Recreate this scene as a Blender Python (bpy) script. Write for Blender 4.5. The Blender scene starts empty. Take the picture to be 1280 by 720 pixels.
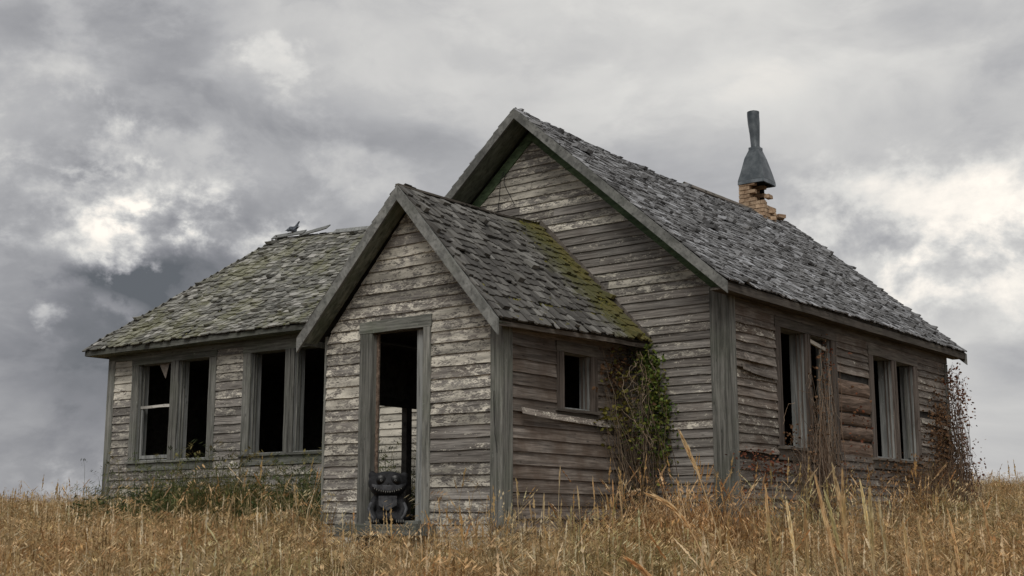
import bpy, math, random
import numpy as np
from mathutils import Vector, Matrix, noise as mnoise
R = random.Random(11)
rng = np.random.default_rng(5)
scene = bpy.context.scene
COL = scene.collection

# ------------------------------------------------------------------ camera
CAM = Vector((6.863, -13.159, 0.0)); YAW = -0.650; PITCH = 0.181
cd = bpy.data.cameras.new('camera'); cam = bpy.data.objects.new('camera', cd); COL.objects.link(cam)
cam.location = CAM; cam.rotation_euler = (math.pi/2 + PITCH, 0, -YAW)
cd.sensor_width = 36; cd.lens = 36*1590.77/1280; cd.clip_start = .05; cd.clip_end = 5000
scene.camera = cam
FWD = Vector((math.sin(YAW), math.cos(YAW), 0)); RGT = Vector((math.cos(YAW), -math.sin(YAW), 0))

# ------------------------------------------------------------------ node helper
class NT:
    def __init__(s, nt): s.nt = nt; s.nt.nodes.clear()
    def n(s, typ, **kw):
        nd = s.nt.nodes.new(typ)
        ins = kw.pop('ins', {})
        for k, v in kw.items(): setattr(nd, k, v)
        for k, v in ins.items():
            if hasattr(v, 'is_linked') or isinstance(v, bpy.types.NodeSocket): s.nt.links.new(v, nd.inputs[k])
            else: nd.inputs[k].default_value = v
        return nd
    def link(s, a, b): s.nt.links.new(a, b)
    def math(s, op, a, b=0.0, c=None, clamp=False):
        nd = s.n('ShaderNodeMath', operation=op, use_clamp=clamp)
        for i, v in enumerate((a, b, c)):
            if v is None: continue
            if isinstance(v, bpy.types.NodeSocket): s.link(v, nd.inputs[i])
            else: nd.inputs[i].default_value = v
        return nd.outputs[0]
    def vmath(s, op, a, b=(0, 0, 0)):
        nd = s.n('ShaderNodeVectorMath', operation=op)
        for i, v in enumerate((a, b)):
            if isinstance(v, bpy.types.NodeSocket): s.link(v, nd.inputs[i])
            else: nd.inputs[i].default_value = v
        return nd.outputs['Value'] if op in ('DOT_PRODUCT', 'LENGTH') else nd.outputs[0]
    def noise(s, vec, scale, detail=4, rough=.5, dist=0):
        nd = s.n('ShaderNodeTexNoise', ins={'Vector': vec, 'Scale': scale, 'Detail': detail, 'Roughness': rough, 'Distortion': dist})
        return nd.outputs['Fac']
    def smooth(s, v, a, b):
        nd = s.n('ShaderNodeMapRange', interpolation_type='SMOOTHSTEP')
        s.link(v, nd.inputs[0]); nd.inputs[1].default_value = a; nd.inputs[2].default_value = b
        return nd.outputs[0]
    def mix(s, f, a, b, blend='MIX'):
        nd = s.n('ShaderNodeMix', data_type='RGBA', blend_type=blend)
        for i, v in ((0, f), (6, a), (7, b)):
            if isinstance(v, bpy.types.NodeSocket): s.link(v, nd.inputs[i])
            elif i == 0: nd.inputs[0].default_value = v
            else: nd.inputs[i].default_value = (*v, 1) if len(v) == 3 else v
        return nd.outputs[2]

def dirv(u, v):                                     # viewing direction of a cloud, measured once
    a = (u-640)/1590.77; b = -(v-360)/1590.77
    f = Vector((math.sin(YAW)*math.cos(PITCH), math.cos(YAW)*math.cos(PITCH), math.sin(PITCH)))
    return tuple((f + RGT*a + RGT.cross(f)*b).normalized())

# ------------------------------------------------------------------ world: overcast sky with layered cloud
SUN_EL = math.radians(48); SUN_AZ = math.radians(152)      # azimuth clockwise from +Y : sun behind the viewer
W = bpy.data.worlds.new('World'); scene.world = W; W.use_nodes = True
t = NT(W.node_tree)
d = t.n('ShaderNodeTexCoord').outputs['Generated']
sep = t.n('ShaderNodeSeparateXYZ', ins={0: d})
flat = t.vmath('MULTIPLY', d, (1, 1, 2.0))
warp = t.n('ShaderNodeTexNoise', ins={'Vector': flat, 'Scale': 2.6, 'Detail': 3, 'Roughness': .5}).outputs['Color']
fw_ = t.vmath('ADD', flat, t.vmath('MULTIPLY', t.vmath('SUBTRACT', warp, (.5, .5, .5)), (.22, .22, .22)))
big = t.noise(fw_, 3.2, 8, .50, 0)
mid = t.noise(fw_, 7.5, 10, .56, .1)
puff = t.noise(t.vmath('ADD', t.vmath('MULTIPLY', d, (1, 1, 1.35)), (3.1, 1.7, .4)), 13.0, 12, .60, .12)
wisp = t.noise(fw_, 6.0, 10, .56, .2)
edge = t.smooth(mid, .47, .58)                       # crisper tops of the cloud rolls
pe = t.smooth(puff, .40, .60)
base = t.math('ADD', t.math('MULTIPLY', t.smooth(big, .36, .64), .13), .29)
base = t.math('ADD', base, t.math('MULTIPLY', edge, .055))
base = t.math('ADD', base, t.math('MULTIPLY', t.math('SUBTRACT', wisp, .5), .26))
base = t.math('ADD', base, t.math('MULTIPLY', t.math('SUBTRACT', puff, .5), .10))
def blob(u, v, r_deg, amt, sx=1.0, soft=None, tex=None, tw=0.0):
    """one cloud bank: smooth falloff about a direction, broken up by noise"""
    dv = t.vmath('SUBTRACT', d, dirv(u, v))
    dv = t.vmath('MULTIPLY', dv, (1/sx, 1/sx, 1.0))
    ln = t.vmath('LENGTH', dv)
    if tex is not None: ln = t.math('ADD', ln, t.math('MULTIPLY', t.math('SUBTRACT', tex, .5), -tw))
    r = math.radians(r_deg)
    nd = t.n('ShaderNodeMapRange', interpolation_type='SMOOTHSTEP')
    t.link(ln, nd.inputs[0]); nd.inputs[1].default_value = r; nd.inputs[2].default_value = r*(soft if soft is not None else 0.2)
    if tex is puff: return t.math('MULTIPLY', t.math('MULTIPLY', nd.outputs[0], t.math('ADD', t.math('MULTIPLY', pe, .8), .3)), amt)
    return t.math('MULTIPLY', nd.outputs[0], amt)
val = base
for a in [  # u, v, radius, amount, horizontal stretch, soft, texture, weight
    (820, 60, 15, .15, 1.8, 0., wisp, .25), (1120, 40, 12, .06, 1.3, 0., wisp, .25),
    (100, 55, 3.8, .10, 1.7, .0, puff, .16), (285, 85, 2.6, .05, 1.7, .0, puff, .16), (335, 60, 1.1, .10, 1.5, .0, puff, .14),
    (85, 160, 2.0, .26, 1.6, .1, puff, .10), (430, 165, 6.5, -.05, 2.2, 0., wisp, .2), (105, 212, 2.3, -.16, 1.6, 0., puff, .12),
    (250, 235, 4.4, .16, 2.2, .0, puff, .18), (110, 282, 2.5, .30, 2.6, .0, puff, .12), (270, 292, 2.2, .36, 2.6, .0, puff, .12), (180, 300, 1.6, .2, 3, .0, puff, .1), (190, 330, 2.0, -.26, 3.2, .0, puff, .12),
    (300, 390, 7.5, -.13, 2.2, .0, wisp, .2), (100, 470, 9, -.17, 1.8, .0, wisp, .2), (110, 600, 5, -.06, 2.0, .0, wisp, .2),
    (85, 598, 1.3, .22, 1.5, .0, puff, .12), (75, 395, .8, .2, 1.5, .0, puff, .10), (130, 378, .8, .12, 2.4, .0, puff, .10),
    (1165, 285, 3.4, .30, 2.2, .0, puff, .16), (1240, 330, 3.0, .16, 1.9, .0, puff, .16), (1120, 200, 3.5, -.05, 2.4, .0, wisp, .2), (1060, 360, 5, .06, 2.0, .0, wisp, .2), (1150, 400, 6, .10, 2, 0., wisp, .2)]:
    val = t.math('ADD', val, blob(*a))
val = t.math('MAXIMUM', val, .10)
# tonal colour: dark cloud is blue-grey, bright cloud slightly warm
cr = t.n('ShaderNodeValToRGB', ins={0: val}); e = cr.color_ramp.elements
e[0].position = .10; e[0].color = (.100, .108, .120, 1); e[1].position = .9; e[1].color = (.92, .86, .78, 1)
for p, c in ((.22, (.211, .214, .231)), (.38, (.376, .377, .386)), (.6, (.60, .592, .572))):
    x = e.new(p); x.color = (*c, 1)
sky = t.n('ShaderNodeTexSky', sky_type='NISHITA'); sky.sun_disc = False
sky.sun_elevation = SUN_EL; sky.sun_rotation = SUN_AZ; sky.dust_density = 3
nish = t.vmath('MULTIPLY', sky.outputs[0], (.5, .5, .5))
SKY_STRENGTH = .10
cloud = t.vmath('MULTIPLY', cr.outputs[0], (1/SKY_STRENGTH*1.0,)*3)
colr = t.mix(.96, nish, cloud)
bg = t.n('ShaderNodeBackground', ins={0: colr, 1: SKY_STRENGTH})
t.link(bg.outputs[0], t.n('ShaderNodeOutputWorld').inputs[0])

# ------------------------------------------------------------------ sun behind thin cloud
sl = bpy.data.lights.new('sun', 'SUN'); sl.energy = 1.5; sl.angle = math.radians(32); sl.color = (1, .96, .90)
so = bpy.data.objects.new('sun', sl); COL.objects.link(so)
sd = Vector((math.sin(SUN_AZ)*math.cos(SUN_EL), math.cos(SUN_AZ)*math.cos(SUN_EL), math.sin(SUN_EL)))
so.rotation_euler = sd.to_track_quat('Z', 'Y').to_euler(); so.location = (0, -20, 20)
scene.view_settings.view_transform = 'Standard'; scene.view_settings.look = 'None'
scene.view_settings.exposure = 0.27; scene.view_settings.gamma = 1
scene.render.engine = 'CYCLES'

# ------------------------------------------------------------------ object helpers
def mk(name, verts, faces, mat, parent=None, smooth=False, **props):
    me = bpy.data.meshes.new(name); me.from_pydata([tuple(v) for v in verts], [], faces); me.update()
    if mat: me.materials.append(mat)
    if smooth: me.shade_smooth()
    return link(name, me, parent, **props)
def link(name, me, parent=None, matrix=None, **props):
    o = bpy.data.objects.new(name, me); COL.objects.link(o)
    if parent:
        o.parent = parent
        if parent.type == 'EMPTY': o.matrix_parent_inverse = Matrix.Translation(-parent.location)
    if matrix is not None: o.matrix_basis = matrix
    for k, v in props.items(): o[k] = v
    return o
def thing(name, loc, label, cat, group=None):
    o = bpy.data.objects.new(name, None); COL.objects.link(o); o.location = loc; o.empty_display_size = .2
    o['label'] = label; o['category'] = cat
    if group: o['group'] = group
    return o
class MB:
    def __init__(s): s.v = []; s.f = []
    def add(s, v, f):
        k = len(s.v); s.v += [tuple(x) for x in v]; s.f += [tuple(i+k for i in q) for q in f]; return s
def beam_geo(p0, p1, wd, w, td, th, n=4, j=.002):
    """board from p0 to p1, centred on width w (direction wd) and thickness th (direction td)"""
    p0 = Vector(p0); p1 = Vector(p1); wd = Vector(wd).normalized(); td = Vector(td).normalized()
    v = []; f = []
    for k in range(n+1):
        c = p0.lerp(p1, k/n) + wd*R.uniform(-j, j) + td*R.uniform(-j*.6, j*.6)
        ww = w*.5 + R.uniform(-j, j)*.6
        for a, b in ((-1, -1), (1, -1), (1, 1), (-1, 1)): v.append(c + wd*a*ww + td*b*th*.5)
    for k in range(n):
        for q in range(4): f.append((k*4+q, k*4+(q+1) % 4, k*4+4+(q+1) % 4, k*4+4+q))
    f.append((3, 2, 1, 0)); f.append((n*4, n*4+1, n*4+2, n*4+3))
    return v, f
def beam(name, p0, p1, wd, w, td, th, mat, parent, n=4, j=.002, **pr):
    v, f = beam_geo(p0, p1, wd, w, td, th, n, j); return mk(name, v, f, mat, parent, **pr)
def tube_geo(pts, r0, r1, ns=4):
    v = []; f = []; n = len(pts)
    for i, p in enumerate(pts):
        a = pts[min(i+1, n-1)] - pts[max(i-1, 0)]
        if a.length < 1e-6: a = Vector((0, 0, 1))
        a.normalize(); x = a.orthogonal().normalized(); y = a.cross(x); r = r0 + (r1-r0)*i/(n-1)
        for q in range(ns):
            an = q*2*math.pi/ns; v.append(p + x*math.cos(an)*r + y*math.sin(an)*r)
        if i:
            for q in range(ns): f.append(((i-1)*ns+q, (i-1)*ns+(q+1) % ns, i*ns+(q+1) % ns, i*ns+q))
    return v, f

# ------------------------------------------------------------------ materials
def newmat(name):
    m = bpy.data.materials.new(name); m.use_nodes = True; return m, NT(m.node_tree)
def finish(t, col, rough=.85, bump=None, bs=.3, bd=.01, spec=.25, metal=0.0, normal=None):
    b = t.n('ShaderNodeBsdfPrincipled', ins={'Base Color': col if isinstance(col, bpy.types.NodeSocket) else (*col, 1), 'Roughness': rough, 'Specular IOR Level': spec, 'Metallic': metal})
    if bump is not None:
        bn = t.n('ShaderNodeBump', ins={'Strength': bs, 'Distance': bd, 'Height': bump}); t.link(bn.outputs[0], b.inputs['Normal'])
    t.link(b.outputs[0], t.n('ShaderNodeOutputMaterial').inputs[0]); return b
def wood_mat(name, dark, light, stretch, paint=None, paint_amt=None, brown=(.100, .074, .056), green=0.0, tone=1.0, use_brown=False):
    """weathered wood; stretch = scale per axis (small along the grain). paint: colour of flaking paint,
    amount from the object's colour (R) unless paint_amt is given; object colour G = how brown the bare wood is"""
    m, t = newmat(name)
    pos = t.n('ShaderNodeNewGeometry').outputs['Position']
    oi = t.n('ShaderNodeObjectInfo'); rnd = oi.outputs['Random']; oc = t.n('ShaderNodeSeparateColor', ins={0: oi.outputs['Color']})
    off = t.n('ShaderNodeCombineXYZ', ins={0: t.math('MULTIPLY', rnd, 37.0), 1: t.math('MULTIPLY', rnd, 71.0), 2: t.math('MULTIPLY', rnd, 13.0)}).outputs[0]
    p = t.vmath('ADD', pos, off)
    g = t.noise(t.vmath('MULTIPLY', p, stretch), 1.0, 6, .62, .6)
    g2 = t.noise(t.vmath('MULTIPLY', p, tuple(s*3.1 for s in stretch)), 1.0, 3, .5, .2)
    bl = t.noise(p, 2.3, 4, .6)
    col = t.mix(t.smooth(g, .3, .72), dark, light)
    if use_brown:
        col = t.mix(t.math('MULTIPLY', oc.outputs[1], t.smooth(bl, .25, .75)), col, t.mix(g, tuple(c*.55 for c in brown), tuple(c*1.7 for c in brown)))
    col = t.mix(t.math('MULTIPLY', t.smooth(g2, .52, .72), .55), col, tuple(c*.35 for c in dark))     # open grain
    if green: col = t.mix(t.math('MULTIPLY', t.smooth(bl, .42, .68), green), col, (.075, .098, .055))
    if not use_brown and green:
        big_ = t.noise(t.vmath('MULTIPLY', p, tuple(max(q*.12, .9) for q in stretch)), 1.0, 6, .7)
        col = t.mix(t.math('MULTIPLY', t.smooth(big_, .50, .66), .55), col, tuple(c*.55 for c in dark))
        col = t.mix(t.math('MULTIPLY', t.smooth(big_, .44, .30), .35), col, tuple(min(c*1.5, 1) for c in light))
    h = t.math('ADD', t.math('MULTIPLY', g, .5), t.math('MULTIPLY', g2, .6))
    if paint:
        ps = tuple(6.5 if s < 10 else 19.0 for s in stretch)
        n1 = t.noise(t.vmath('MULTIPLY', p, ps), 1.0, 10, .74, .35)
        n2 = t.noise(t.vmath('MULTIPLY', p, tuple(q*5 for q in ps)), 1.0, 5, .7)
        pm = t.math('ADD', t.math('MULTIPLY', n1, .62), t.math('MULTIPLY', n2, .38))
        amt = oc.outputs[0] if paint_amt is None else paint_amt
        thr = t.math('SUBTRACT', .66, t.math('MULTIPLY', amt, .30))
        mask = t.math('MULTIPLY', t.math('SUBTRACT', pm, thr), 24.0, clamp=True)
        dirt = t.noise(t.vmath('MULTIPLY', p, tuple(1.3 if s < 10 else 9.0 for s in stretch)), 1.0, 5, .6)
        pc = t.mix(t.smooth(dirt, .32, .66), tuple(c*.42 for c in paint), paint)
        col = t.mix(t.math('MULTIPLY', mask, .93), col, pc)
        h = t.math('ADD', h, t.math('MULTIPLY', mask, .45))
    vk = t.n('ShaderNodeTexVoronoi', ins={'Vector': t.vmath('MULTIPLY', p, tuple(3.0 if s < 10 else 9.0 for s in stretch)), 'Scale': 1.0}).outputs['Distance']
    col = t.mix(t.math('MULTIPLY', t.smooth(vk, .11, .05), .75), col, tuple(c*.4 for c in dark))      # knots and nail stains
    v = t.math('ADD', .70*tone, t.math('MULTIPLY', rnd, .55*tone))
    col = t.vmath('MULTIPLY', col, t.n('ShaderNodeCombineXYZ', ins={0: v, 1: v, 2: v}).outputs[0])
    finish(t, col, .88, h, .55, .006, .2)
    return m
CREAM = (.74, .70, .60)
M_sidX = wood_mat('clapboard_wood_x', (.098, .091, .084), (.33, .312, .288), (1.6, 40, 42), CREAM, use_brown=True)       # boards running along X
M_sidY = wood_mat('clapboard_wood_y', (.100, .088, .078), (.37, .33, .29), (40, 1.6, 42), CREAM, use_brown=True)       # boards running along Y
M_trimV = wood_mat('trim_wood_vertical', (.088, .088, .080), (.26, .258, .235), (34, 34, 1.3), (.30, .32, .28), .28, green=.22)
M_trimX = wood_mat('trim_wood_x', (.088, .090, .080), (.225, .228, .205), (1.4, 34, 34), (.28, .30, .25), .3, green=.3)
M_trimY = wood_mat('trim_wood_y', (.085, .074, .064), (.20, .175, .15), (34, 1.4, 34), None, green=.12)
M_trimB = wood_mat('brown_trim_wood', (.060, .048, .040), (.195, .165, .142), (34, 34, 1.3), (.3, .29, .26), .12)
M_rake = wood_mat('rake_wood', (.12, .122, .115), (.25, .252, .238), (9, 46, 9), None, green=.12)
M_soffit = wood_mat('soffit_wood', (.11, .125, .105), (.27, .29, .25), (6, 20, 6), None, green=.5)
M_greenf = wood_mat('green_frieze', (.045, .072, .040), (.10, .145, .082), (6, 20, 14), (.2, .2, .17), .12, green=.3)
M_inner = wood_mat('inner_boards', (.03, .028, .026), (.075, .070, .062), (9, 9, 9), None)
M_jamb = wood_mat('jamb_wood', (.16, .166, .16), (.35, .358, .345), (30, 30, 1.2), (.42, .43, .40), .3)
M_log = wood_mat('split_log', (.080, .056, .042), (.26, .19, .145), (30, 2.0, 26), None)

def shingle_mat(name, mode):
    m, t = newmat(name)
    geo = t.n('ShaderNodeNewGeometry'); pos = geo.outputs['Position']
    rnd = t.math('FRACT', t.math('ADD', geo.outputs['Random Per Island'], t.n('ShaderNodeObjectInfo').outputs['Random']))
    st = {'main': (14, 3, 8), 'porch': (14, 5, 12), 'wing': (5, 14, 9)}[mode]
    st = {'main': (2.6, 46, 2.6), 'porch': (7, 40, 7), 'wing': (40, 7, 7)}[mode]
    g = t.noise(t.vmath('MULTIPLY', pos, st), 1.0, 5, .6, .3)
    bl = t.noise(pos, 1.1, 5, .6, .4); fine = t.noise(pos, 26.0, 4, .6)
    cr = t.n('ShaderNodeValToRGB', ins={0: rnd}); e = cr.color_ramp.elements
    stops = {'main': [(0, (.085, .085, .086)), (.30, (.135, .135, .135)), (.72, (.20, .20, .202)), (.9, (.29, .294, .30)), (1, (.44, .45, .47))],
             'porch': [(0, (.060, .057, .052)), (.4, (.095, .091, .084)), (.8, (.14, .135, .123)), (1, (.21, .205, .19))],
             'wing': [(0, (.090, .089, .080)), (.35, (.150, .148, .132)), (.75, (.23, .228, .205)), (1, (.38, .37, .34))]}[mode]
    e[0].position = 0; e[0].color = (*stops[0][1], 1); e[1].position = 1; e[1].color = (*stops[-1][1], 1)
    for p, c in stops[1:-1]: x = e.new(p); x.color = (*c, 1)
    col = cr.outputs[0]
    k = t.math('ADD', .55, t.math('MULTIPLY', g, .9))
    col = t.vmath('MULTIPLY', col, t.n('ShaderNodeCombineXYZ', ins={0: k, 1: k, 2: k}).outputs[0])
    if mode == 'porch':
        # moss grows where rain runs off the taller wall: along the back edge of the porch roof
        yy = t.n('ShaderNodeSeparateXYZ', ins={0: pos}).outputs[1]
        mm = t.math('ADD', t.smooth(yy, -1.25, -.1), t.math('MULTIPLY', t.math('SUBTRACT', t.noise(pos, 3.0, 5, .65), .5), 1.5))
        gm = t.math('MULTIPLY', t.smooth(mm, .2, .75), .8)
        col = t.mix(gm, col, t.mix(fine, (.045, .050, .018), (.14, .135, .035)))
        ym = t.math('MULTIPLY', t.smooth(mm, .82, 1.12), .9)
        col = t.mix(ym, col, t.mix(fine, (.07, .065, .02), (.19, .165, .06)))
    elif mode == 'wing':
        mm = t.math('ADD', t.math('MULTIPLY', bl, .6), t.math('MULTIPLY', t.noise(pos, 9.0, 5, .7), .4))
        col = t.mix(t.math('MULTIPLY', t.smooth(mm, .47, .62), .45), col, t.mix(fine, (.10, .105, .035), (.27, .265, .12)))
        col = t.mix(t.math('MULTIPLY', t.smooth(t.noise(pos, 4.0, 5, .7), .60, .68), .5), col, (.42, .41, .37))
    else:
        s = t.noise(t.vmath('MULTIPLY', pos, (1.6, 7.0, 1.6)), 1.0, 7, .7, .4)
        col = t.mix(t.math('MULTIPLY', t.smooth(s, .52, .64), .6), col, (.42, .43, .45))  # pale streaks: reflected sheen of the roof put into the colour
        col = t.mix(t.math('MULTIPLY', t.smooth(bl, .60, .72), .25), col, (.10, .085, .055))
    finish(t, col, .8, t.math('ADD', g, t.math('MULTIPLY', fine, .3)), .6, .006, .3)
    return m
M_shM = shingle_mat('main_shingle', 'main'); M_shP = shingle_mat('porch_shingle', 'porch'); M_shW = shingle_mat('wing_shingle', 'wing')

def simple(name, c1, c2, scale=6, rough=.9, metal=0.0, spec=.2, bump=.3):
    m, t = newmat(name); pos = t.n('ShaderNodeNewGeometry').outputs['Position']
    rnd = t.n('ShaderNodeObjectInfo').outputs['Random']
    n = t.noise(t.vmath('ADD', pos, t.n('ShaderNodeCombineXYZ', ins={0: t.math('MULTIPLY', rnd, 9.0)}).outputs[0]), scale, 6, .62)
    col = t.mix(t.smooth(n, .3, .7), c1, c2); v = t.math('ADD', .8, t.math('MULTIPLY', rnd, .4))
    col = t.vmath('MULTIPLY', col, t.n('ShaderNodeCombineXYZ', ins={0: v, 1: v, 2: v}).outputs[0])
    finish(t, col, rough, n, bump, .01, spec, metal); return m
M_brick = simple('brick_clay', (.25, .16, .10), (.50, .37, .25), 14)
M_mortar = simple('mortar', (.03, .025, .022), (.10, .085, .07), 12)
M_tin = simple('tin', (.085, .10, .11), (.20, .22, .23), 5, .36, .6, .5, .25)
M_rust = simple('rusty_iron', (.05, .025, .015), (.14, .07, .04), 30, .8)
M_wire = simple('wire_black', (.012, .012, .012), (.03, .03, .03), 20)
M_ground = simple('field_soil', (.06, .042, .022), (.17, .12, .06), 1.3, .95)
M_black = simple('near_black', (.006, .006, .006), (.014, .013, .013), 8)  # plain near-black for the chimney core, mouth and pupils

def plant_mat(name, trans=.35, sat=1.0, rough=.7, field=False):
    m, t = newmat(name)
    at = t.n('ShaderNodeAttribute', attribute_name='Col', attribute_type='GEOMETRY').outputs['Color']
    rnd = t.n('ShaderNodeObjectInfo').outputs['Random']
    pos = t.n('ShaderNodeNewGeometry').outputs['Position']
    pn = t.noise(pos, .55, 4, .6)
    v = t.math('ADD', .62, t.math('ADD', t.math('MULTIPLY', rnd, .35), t.math('MULTIPLY', pn, .5)))
    col = t.vmath('MULTIPLY', at, t.n('ShaderNodeCombineXYZ', ins={0: v, 1: v, 2: v}).outputs[0])
    if field:                                        # the field ripens in patches: some redder, some greener
        hn = t.noise(pos, .33, 5, .6); col = t.mix(t.smooth(hn, .42, .62), col, t.mix(1.0, col, (.95, .80, .68), 'MULTIPLY'))
        hn2 = t.noise(t.vmath('ADD', pos, (9, 4, 2)), .8, 4, .6); col = t.mix(t.math('MULTIPLY', t.smooth(hn2, .52, .66), .6), col, t.mix(1.0, col, (.55, .70, .50), 'MULTIPLY'))
    b = t.n('ShaderNodeBsdfPrincipled', ins={'Base Color': col, 'Roughness': rough, 'Specular IOR Level': .15})
    tr = t.n('ShaderNodeBsdfTranslucent', ins={0: col})
    mx = t.n('ShaderNodeMixShader', ins={0: trans}); t.link(b.outputs[0], mx.inputs[1]); t.link(tr.outputs[0], mx.inputs[2])
    t.link(mx.outputs[0], t.n('ShaderNodeOutputMaterial').inputs[0]); return m
M_grass = plant_mat('dry_grass_blades', .3, field=True); M_leaf = plant_mat('leaves', .25); M_stem = plant_mat('vine_stems', 0.0)

# ------------------------------------------------------------------ terrain
TS = [-400, -10, 0, 6, 9, 14, 20, 30, 60, 90, 150, 400, 1500]
TZ = [-2.5, -1.6, -1.5, -1.40, -1.24, -.90, -.70, -.52, -.02, .26, .35, 0.0, -6]
def ground_z(x, y):
    q = Vector((x, y, 0)) - CAM; s = q.dot(FWD); l = q.dot(RGT)
    z = float(np.interp(s, TS, TZ))
    a = min(max((l-3)/11, 0), 1)*min(max((s-17)/22, 0), 1); a = a*a*(3-2*a)
    b = min(max((-l-3)/7, 0), 1)*min(max((s-10)/8, 0), 1)*(1-min(max((s-24)/15, 0), 1))
    z += .80*a + .06*b
    z += .05*mnoise.noise(Vector((x*.35, y*.35, 0))) + .12*mnoise.noise(Vector((x*.06, y*.06, 3)))*min(max(s/40, 0), 3)
    return z
def axis(c, near, far):
    a = list(np.arange(-near, near+.01, .8)); k = near
    while k < far: k *= 1.13; a = [-k]+a+[k]
    return [c+v for v in a]
gx = axis(-3, 28, 1500); gy = axis(2, 28, 1500)
gv = [(x, y, ground_z(x, y)) for y in gy for x in gx]; nx = len(gx)
gf = [(j*nx+i, j*nx+i+1, (j+1)*nx+i+1, (j+1)*nx+i) for j in range(len(gy)-1) for i in range(nx-1)]
mk('ground', gv, gf, M_ground, smooth=True, kind='structure')

# ------------------------------------------------------------------ the building
XL = -5.58                      # left side of the main block
house = thing('schoolhouse', (-3, 2, -.6), 'abandoned weathered clapboard schoolhouse with steep shingle roofs, small entry porch and side wing', 'building')

class Wall:
    """wall frame: s runs along h, z up, n outward"""
    def __init__(s, h, n, origin): s.h = Vector(h); s.n = Vector(n); s.o = Vector(origin)
    def p(s, a, z, d=0.0): return s.o + s.h*a + Vector((0, 0, z)) + s.n*d
def wbox(name, w, a0, a1, z0, z1, d0, d1, mat, parent, j=.0038, **pr):
    if (a1-a0) > (z1-z0):
        return beam(name, w.p(a0, (z0+z1)/2, (d0+d1)/2), w.p(a1, (z0+z1)/2, (d0+d1)/2), (0, 0, 1), z1-z0, w.n, d1-d0, mat, parent, 5, j, **pr)
    return beam(name, w.p((a0+a1)/2, z0, (d0+d1)/2), w.p((a0+a1)/2, z1, (d0+d1)/2), w.h, a1-a0, w.n, d1-d0, mat, parent, 5, j, **pr)
def wall_mesh(name, w, a0, a1, z0, z1, holes, th, parent, gable=None, mat=None):
    """inner sheathing with real openings; gable = (apex_s, apex_z, right/left z at the ends)"""
    S = sorted({a0, a1, *[q for h in holes for q in h[:2]]}); Z = sorted({z0, z1, *[q for h in holes for q in h[2:]]})
    S = [q for q in S if a0 <= q <= a1]; Z = [q for q in Z if z0 <= q <= z1]
    m = MB()
    for i in range(len(S)-1):
        for k in range(len(Z)-1):
            cs = (S[i]+S[i+1])/2; cz = (Z[k]+Z[k+1])/2
            if any(h[0] < cs < h[1] and h[2] < cz < h[3] for h in holes): continue
            for dd in (-.006, -th):
                q = [w.p(S[i], Z[k], dd), w.p(S[i+1], Z[k], dd), w.p(S[i+1], Z[k+1], dd), w.p(S[i], Z[k+1], dd)]
                m.add(q, [(0, 1, 2, 3)])
    if gable:
        for dd in (-.006, -th):
            m.add([w.p(a0, z1, dd), w.p(a1, z1, dd), w.p(gable[0], gable[1], dd)], [(0, 1, 2)])
    return mk(name, m.v, m.f, mat or M_inner, parent)

PIECES = []      # clapboards: (screen size, geometry, material, wall, colour)
def clap(w, wall, zb, e, a0, a1, b0=None, b1=None, mat=None, color=(.4, 0, 0, 1), warp=1.0, lift=.0, tilt=0.0):
    """one clapboard: bottom edge from a0 to a1, top edge from b0 to b1"""
    b0 = a0 if b0 is None else b0; b1 = a1 if b1 is None else b1
    n = 4 if a1-a0 > .5 else 2
    v = []; f = []; over = .014
    jz = [R.uniform(-.0035, .0035)*warp for _ in range(n+1)]; jd = [R.uniform(0, .006)*warp for _ in range(n+1)]
    for k in range(n+1):
        q = k/n; sb = a0+(a1-a0)*q; s_t = b0+(b1-b0)*q; tz = tilt*(q-.5)*2 + lift*(q**3)
        v += [w.p(sb, zb+jz[k]+tz, .000), w.p(sb, zb+jz[k]+tz, .023+jd[k]+abs(lift)*.8*(q**3)), w.p(s_t, zb+e+over+tz, .006), w.p(s_t, zb+e+over+tz, .000)]
    for k in range(n):
        for q in range(4): f.append((k*4+q, k*4+(q+1) % 4, k*4+4+(q+1) % 4, k*4+4+q))
    f += [(3, 2, 1, 0), (n*4, n*4+1, n*4+2, n*4+3)]
    c = w.p((a0+a1)/2, zb, 0); size = (a1-a0)*e/(c-CAM).length
    PIECES.append([size, v, f, mat, wall, color])
def siding(w, wall, e, z0, z1, ext, holes, mat, paint, warp=1.0, split=.35, skip=None, jag=0):
    z = z0; r = 0
    while z < z1-.02:
        a0, a1 = ext(z); b0, b1 = ext(z+e)
        cuts = [h for h in holes if h[2] < z+e*.55 and h[3] > z+e*.45]
        segs = [(a0, a1, b0, b1)]
        for h in sorted(cuts):
            ns = []
            for (x0, x1, y0, y1) in segs:
                if h[0] > x0+.02 and h[1] < x1-.02: ns += [(x0, h[0], y0, h[0]), (h[1], x1, h[1], y1)]
                elif h[0] <= x0+.02 and h[1] > x0: ns += [(h[1], x1, h[1], y1)] if h[1] < x1 else []
                elif h[1] >= x1-.02 and h[0] < x1: ns += [(x0, h[0], y0, h[0])] if h[0] > x0 else []
                else: ns.append((x0, x1, y0, y1))
            segs = ns
        for (x0, x1, y0, y1) in segs:
            if x1-x0 < .03 or (skip and skip((x0+x1)/2, z)): continue
            parts = [(x0, x1, y0, y1)]
            if x1-x0 > 1.5 and R.random() < split:
                c = x0+(x1-x0)*R.uniform(.25, .75); parts = [(x0, c-.002, y0, c-.002), (c+.002, x1, c+.002, y1)]
            for p in parts:
                pc = paint((p[0]+p[1])/2, z)
                clap(w, wall, z, e, *p, mat=mat, color=(min(max(pc[0], 0), 1), min(max(pc[1], 0), 1), 0, 1), warp=warp, lift=0.0, tilt=R.uniform(-.004, .004)*jag)
        z += e; r += 1

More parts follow.
